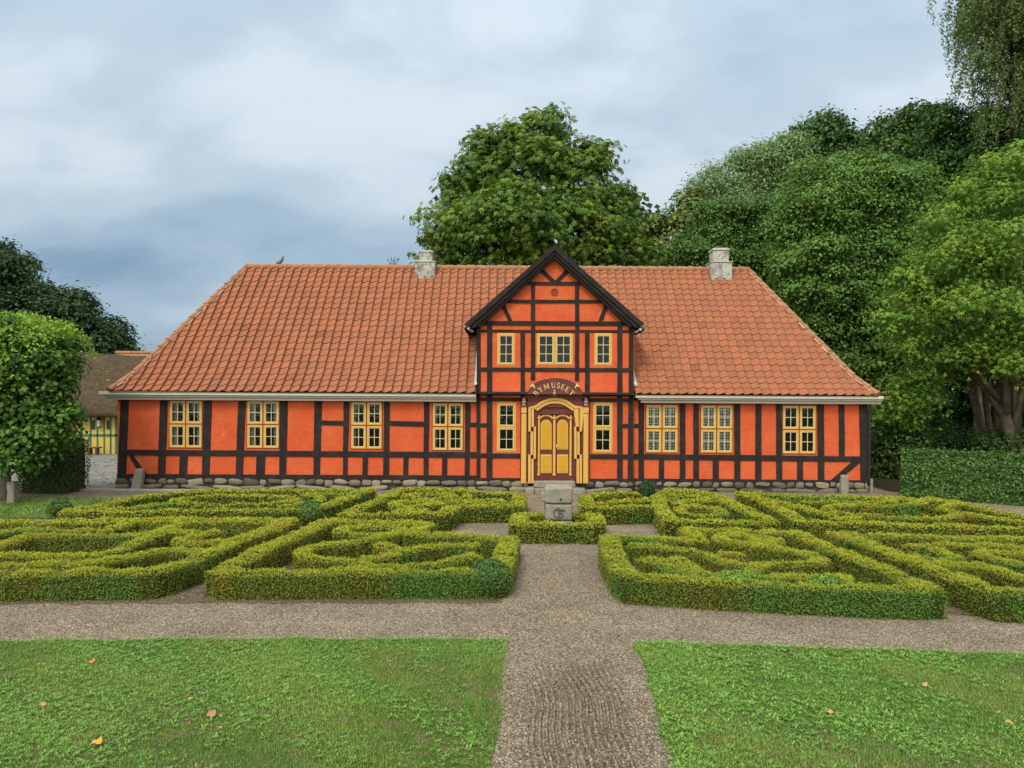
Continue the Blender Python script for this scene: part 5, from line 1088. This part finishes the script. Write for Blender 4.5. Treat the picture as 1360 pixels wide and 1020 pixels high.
wt('sycamore_tree', 'broad dark green tree beneath the weeping birch', 38, [(1270, 190, 48, 52, 0), (1320, 195, 60, 60, 0), (1255, 250, 60, 60, 0), (1330, 260, 70, 60, 0), (1390, 210, 50, 80, 0), (1245, 330, 60, 70, 0)], [(0.027, 0.072, 0.013), (0.051, 0.116, 0.019), (0.093, 0.174, 0.026)], .19, 90000, 1300, clump=.55, trunk=.4, core=.75, kk=1.5)
# field maple, nearest, with bright yellow-green leaves
D = 27; bl = blobs_px([(1330, 255, 62, 50, 0), (1275, 290, 52, 46, 0), (1390, 270, 60, 70, 0), (1245, 340, 46, 45, 0), (1310, 350, 75, 60, -1), (1230, 405, 50, 45, 0), (1290, 420, 70, 50, -1), (1370, 380, 70, 70, -1), (1250, 460, 45, 32, 0), (1340, 470, 60, 40, -.5), (1205, 380, 28, 30, 0), (1400, 460, 50, 60, 0),
                       (1225, 510, 36, 28, .5), (1190, 430, 24, 20, 0), (1350, 215, 40, 24, 0), (1195, 540, 26, 24, .8)], D)
bx_ = U(1372, 600, D)[0]; tx, tz = U(1318, 470, D); ux, uz = U(1330, 540, D)
tree('field_maple_tree', 'spreading yellow-green field maple with leaning trunk at the right edge', (bx_, D), bl, [(.06, .15, .02), (.11, .23, .028), (.19, .31, .036), (.27, .36, .042)], .095, 40000, 22, .50, .30, (tx, D, tz), flat=.38, limbs=10, lean=(-.25, 0), droop=.5, asp=.55, fill=.12, palm=4, core=.62, shelf=.30, kk=1.5,
     extra_trunks=(([(bx_, D, .6), (bx_+.15, D, 2.2), (bx_-.1, D+.3, 4.2), (bx_+.5, D, 6)], [.26, .22, .18, .1]),))
# multi-stemmed trunks under it
D = 29.5; root = empty('multi_stem_tree', (U(1322, 600, D)[0], D, 0)); tag(root, 'cluster of slanting grey stems in the shade behind the hornbeam hedge', 'tree'); b = MB()
for a_, c_ in ((-38, 480), (-16, 470), (6, 480), (-28, 500), (22, 520)):
    x0, _ = U(1322+a_*.15, 600, D); x1, z1 = U(1318+a_, c_, D); b.tube([(x0, D, -.1), ((x0*2+x1)/3, D+.05*a_/10, z1*.33), ((x0+2*x1)/3, D, z1*.66), (x1, D, z1)], [.16, .13, .11, .07], 8, jit=.08)
b.build('trunk', M['bark'], root, smooth=True)
bl = blobs_px([(1310, 455, 60, 40, 1), (1260, 470, 40, 30, 1)], D); P, N, K = crown_pts(bl, .45, 16000, 14); quads_np('crown', leaves(P, N, .14, .09), 4, M['leaf'], root, pal(len(P), [(0.034, 0.072, 0.015), (0.060, 0.116, 0.021)]))
# weeping birch, top right
def birch():
    D = 36; root = empty('weeping_birch_tree', (U(1345, 600, D)[0], D, 0)); tag(root, 'tall weeping birch with hanging branches at the top right corner', 'tree', WG); Ps = []; Ns = []; Ks = []
    b = MB(); x0 = U(1345, 600, D)[0]; tx, tz = U(1350, -160, D); b.tube([(x0, D, -.1), (x0+.2, D, 8), (x0-.1, D, 15), (tx, D, tz)], [.35, .28, .2, .06], 10, jit=.05)
    starts = []
    for i in range(210):
        t = RNG.uniform(0, 1); px = RNG.uniform(1276, 1450); top = -90 + 150*abs(1-abs((1352-px)/95))**0 * 0; ed = np.clip((px-1276)/50, 0, 1); py = RNG.uniform(-130, 20+120*ed); dd = RNG.uniform(-2.6, 2.6)
        if px < 1285 and py < -10 and RNG.uniform() < .5: continue
        x, z = U(px, py, D+dd); starts.append((x, D+dd, z)); s = np.array([x0+(tx-x0)*.5, D, z-1.5]); e = np.array([x, D+dd, z]); m_ = (s+e)/2+np.array([0, 0, .7]); b.tube([s, m_, e], [.07, .05, .02], 5)
        for j in range(10):
            L = RNG.uniform(.5, 2.4); a = e+RNG.normal(0, .55, 3)*np.array([1, 1, .7]); n = int(L*30); u = RNG.uniform(0, 1, n); sw = RNG.normal(-.12, .30)
            P = a+np.column_stack([sw*u*L*.6+RNG.normal(0, .07, n), RNG.normal(0, .07, n), -u*L]); Ps.append(P); Ns.append(unit(RNG.normal(size=(n, 3))+np.array([0, -.3, .3]))); Ks.append(np.full(n, RNG.uniform()))
    P = np.concatenate(Ps); k = P[:, 2] > U(1300, 215, D)[1]; P = P[k]; N = np.concatenate(Ns)[k]; K = np.concatenate(Ks)[k][:, None]; n = len(P); L = .12*RNG.uniform(.7, 1.3, n)
    c = np.array([.09, .13, .035])*(1-K)+np.array([.17, .23, .07])*K; quads_np('crown', leaves(P, N, L, L*.6, .1, 1.5), 4, M['leaf'], root, c); b.build('trunk', M['bark'], root, smooth=True)
birch()
# undergrowth and the shady back of the wood
UG = 'shrubs at the edge of the wood'
for (px, py, rx, ry, d, lab) in ((1195, 590, 32, 34, 29, 'dark laurel-like shrub just right of the house corner'), (1240, 585, 36, 30, 30, 'dim green shrub behind the left end of the hornbeam hedge'), (1290, 595, 40, 22, 31, 'low dim shrub behind the middle of the hornbeam hedge'), (1350, 588, 50, 20, 27.5, 'low bright weedy shrub behind the right end of the hornbeam hedge'), (1172, 560, 18, 40, 31, 'tall dim shrub hard against the house end')):
    x, z = U(px, py, d); s = d/1000; root = empty('woodland_shrub', (x, d, 0)); tag(root, lab, 'shrub', UG)
    P, N, K = crown_pts([(np.array([x, d, z]), np.array([rx, rx, ry])*s), (np.array([x, d, z*.5]), np.array([rx*1.1, rx, ry])*s)], .35, 9000, 10, zmin=0.02); n = len(P)
    quads_np('leaves', leaves(P, N, .13, .075), 4, M['leaf'], root, pal(n, [(0.031, 0.072, 0.016), (0.051, 0.109, 0.021), (0.085, 0.145, 0.032)])); b = MB()
    for j in range(5): a = j*1.26; b.tube([(x, d, -.05), (x+.3*math.cos(a), d+.3*math.sin(a), z*.6), (x+.5*math.cos(a)*rx*s, d+.5*math.sin(a)*rx*s, z)], [.04, .03, .01], 6)
    b.build('stem', M['bark'], root)
def wood_back():
    n = 90000; x = RNG.uniform(4, 62, n); P = np.column_stack([x, 58+RNG.normal(0, 1.8, n)+2*np.sin(x*.5), RNG.uniform(0, 1, n)]); h = 13+3*np.sin(x*.23)+1.6*np.sin(x*.9); P[:, 2] *= h; N = unit(RNG.normal(size=(n, 3))+np.array([0, -.5, .5]))
    V = leaves(P, N, .55, .38); c = pal(n, [(0.020, 0.051, 0.011), (0.034, 0.072, 0.015), (0.051, 0.102, 0.021)])
    n = 40000; P = np.column_stack([RNG.uniform(12, 40, n), RNG.uniform(40, 50, n), 5.5+RNG.exponential(1.8, n)]); P[:, 2] = np.minimum(P[:, 2], 12); V2 = leaves(P, unit(RNG.normal(size=(n, 3))+np.array([0, 0, .7])), .4, .28); c2 = pal(n, [(0.020, 0.051, 0.011), (0.043, 0.087, 0.017)])
    o = quads_np('distant_wood', np.concatenate([V, V2]), 4, M['leaf'], col=np.concatenate([c, c2])); o['kind'] = 'stuff'
    b = MB()
    for k in range(11): x = random.uniform(13, 34); y = random.uniform(36, 54); b.tube([(x, y, -.1), (x+random.uniform(-.3, .3), y, 4), (x+random.uniform(-.7, .7), y, 10)], [.2, .15, .1], 7)
    o = b.build('distant_trunks', M['bark']); o['kind'] = 'stuff'
    n = 60000; x = RNG.uniform(-120, 10, n); P = np.column_stack([x, 110+RNG.normal(0, 3, n), RNG.uniform(0, 1, n)*(5.2+1.2*np.sin(x*.13)+.8*np.sin(x*.47))]); o = quads_np('distant_wood', leaves(P, unit(RNG.normal(size=(n, 3))+np.array([0, 0, .5])), .7, .5), 4, M['leaf'], col=pal(n, [(0.025, 0.058, 0.015), (0.043, 0.080, 0.021)])); o['kind'] = 'stuff'
wood_back()

# ------------------------------------------------------------------ thatched yellow house at the left
TY = 37.5; th = empty('thatched_house', (-20, 40, 0)); tag(th, 'yellow half-timbered house with thatched roof and green timbers at the left', 'house')
ux = lambda px, py=580: U(px, py, TY)[0]; uz = lambda py, px=130: U(px, py, TY)[1]
x0, x1, ze = ux(20), ux(158.5), uz(546); b = MB(); b.box(x0, x1+3, TY, TY+5.5, 0, ze+.3); b.build('wall', M['yplaster'], th)
b = MB(); zr = U(125, 466, TY+3.4)[1]
prof = [(TY-.55, ze-.08), (TY-.62, ze+.12), (TY-.3, ze+.6), (TY+1.4, ze+1.95), (TY+2.9, zr-.12), (TY+3.2, zr), (TY+3.6, zr-.1), (TY+6, ze), (TY+5.8, ze-.2)]
xa, xb = x0-.4, x1+3.4; n = 30; vs = []; m_ = len(prof)
for i in range(n+1):
    x = xa+(xb-xa)*i/n
    for y, z in prof: q = np.array([[x, y, z]]); vs.append((x, y+.05*float(wav(q, 1.5, 1)[0]), z+.06*float(wav(q, 1.5, 2)[0])-.045*(x-xa)))
b.add(vs, [(i*m_+k, (i+1)*m_+k, (i+1)*m_+(k+1) % m_, i*m_+(k+1) % m_) for i in range(n) for k in range(m_)]+[tuple(range(m_)), tuple(n*m_+k for k in range(m_-1, -1, -1))]); b.build('thatched_roof', M['thatch'], th, smooth=True)
def gp(pts, name='post'): b = MB(); b.prism([U(p[0], p[1], TY) for p in pts], TY-.03, TY+.02); b.build(name, M['green'], th)
for a, w_ in ((62, 2.2), (78, 2), (108, 3), (120.5, 1.6), (129.5, 1.6), (138.5, 1.6), (147, 1.8), (155.5, 5)): gp([(a-w_/2, 604), (a+w_/2, 604), (a+w_/2, 546), (a-w_/2, 546)])
gp([(60, 579.5), (158, 579.5), (158, 576.5), (60, 576.5)], 'rail'); gp([(60, 608), (158.5, 608), (158.5, 604), (60, 604)], 'sill_beam'); gp([(113, 601), (115.5, 601), (120, 580), (117.5, 580)], 'brace')
for a in (124, 144.5): b = MB(); xq, zq = U(a, 565, TY); frame(b, xq-.1, xq+.1, zq-.2, zq+.25, TY-.02, TY+.02, .025); b.build('window', M['green'], th); b = MB(); b.box(xq-.075, xq+.075, TY-.01, TY+.01, zq-.175, zq+.225); b.build('pane', M['iron'], th)
lx, lz = U(134, 562, TY); la = empty('wall_lantern', (lx, TY-.2, lz)); tag(la, 'white-glassed wall lantern on the yellow thatched house', 'lantern')
b = MB(); b.lathe((lx, TY-.2, lz), [(.06, -.16), (.10, .14), (.10, .15)], 6); b.build('lamp_glass', M['lampglass'], la)
b = MB(); b.lathe((lx, TY-.2, lz), [(.16, .15), (.13, .22), (.06, .3), (.05, .4), (.02, .45)], 6); b.box(lx-.02, lx+.02, TY-.2, TY, lz-.22, lz-.17); b.build('lamp_cap', M['iron'], la)
# bench under its wall
b = MB(); q0 = ux(124); q1 = ux(141); b.box(q0, q1, TY-.7, TY-.35, .32, .38); b.box(q0+.1, q0+.2, TY-.65, TY-.4, 0, .32); b.box(q1-.2, q1-.1, TY-.65, TY-.4, 0, .32); o = b.build('plank_bench', M['bark'], bevel=.01); tag(o, 'low plank bench against the yellow thatched house', 'bench')
# tiled outbuilding behind
ob = empty('tiled_outbuilding', (-21, 52, 0)); tag(ob, 'small outbuilding with red tiled ridge showing behind the thatch', 'outbuilding'); b = MB(); xo, zo = U(160, 469, 50); xo2 = U(240, 469, 50)[0]
b.box(xo, xo2+2, 48, 54, 0, zo-1.6); b.build('wall', M['yplaster'], ob); b = MB(); b.add([(xo-.3, 47.6, zo-2), (xo2+2, 47.6, zo-2), (xo2+2, 50, zo), (xo-.3, 50, zo), (xo-.3, 54.4, zo-2), (xo2+2, 54.4, zo-2)], [(0, 1, 2, 3), (3, 2, 5, 4), (0, 3, 4)]); b.tube([(xo-.3, 50, zo+.03), (xo2+2, 50, zo+.03)], .12, 8); b.build('roof', M['ridge'], ob)
print('hedge metres', HLEN[0])
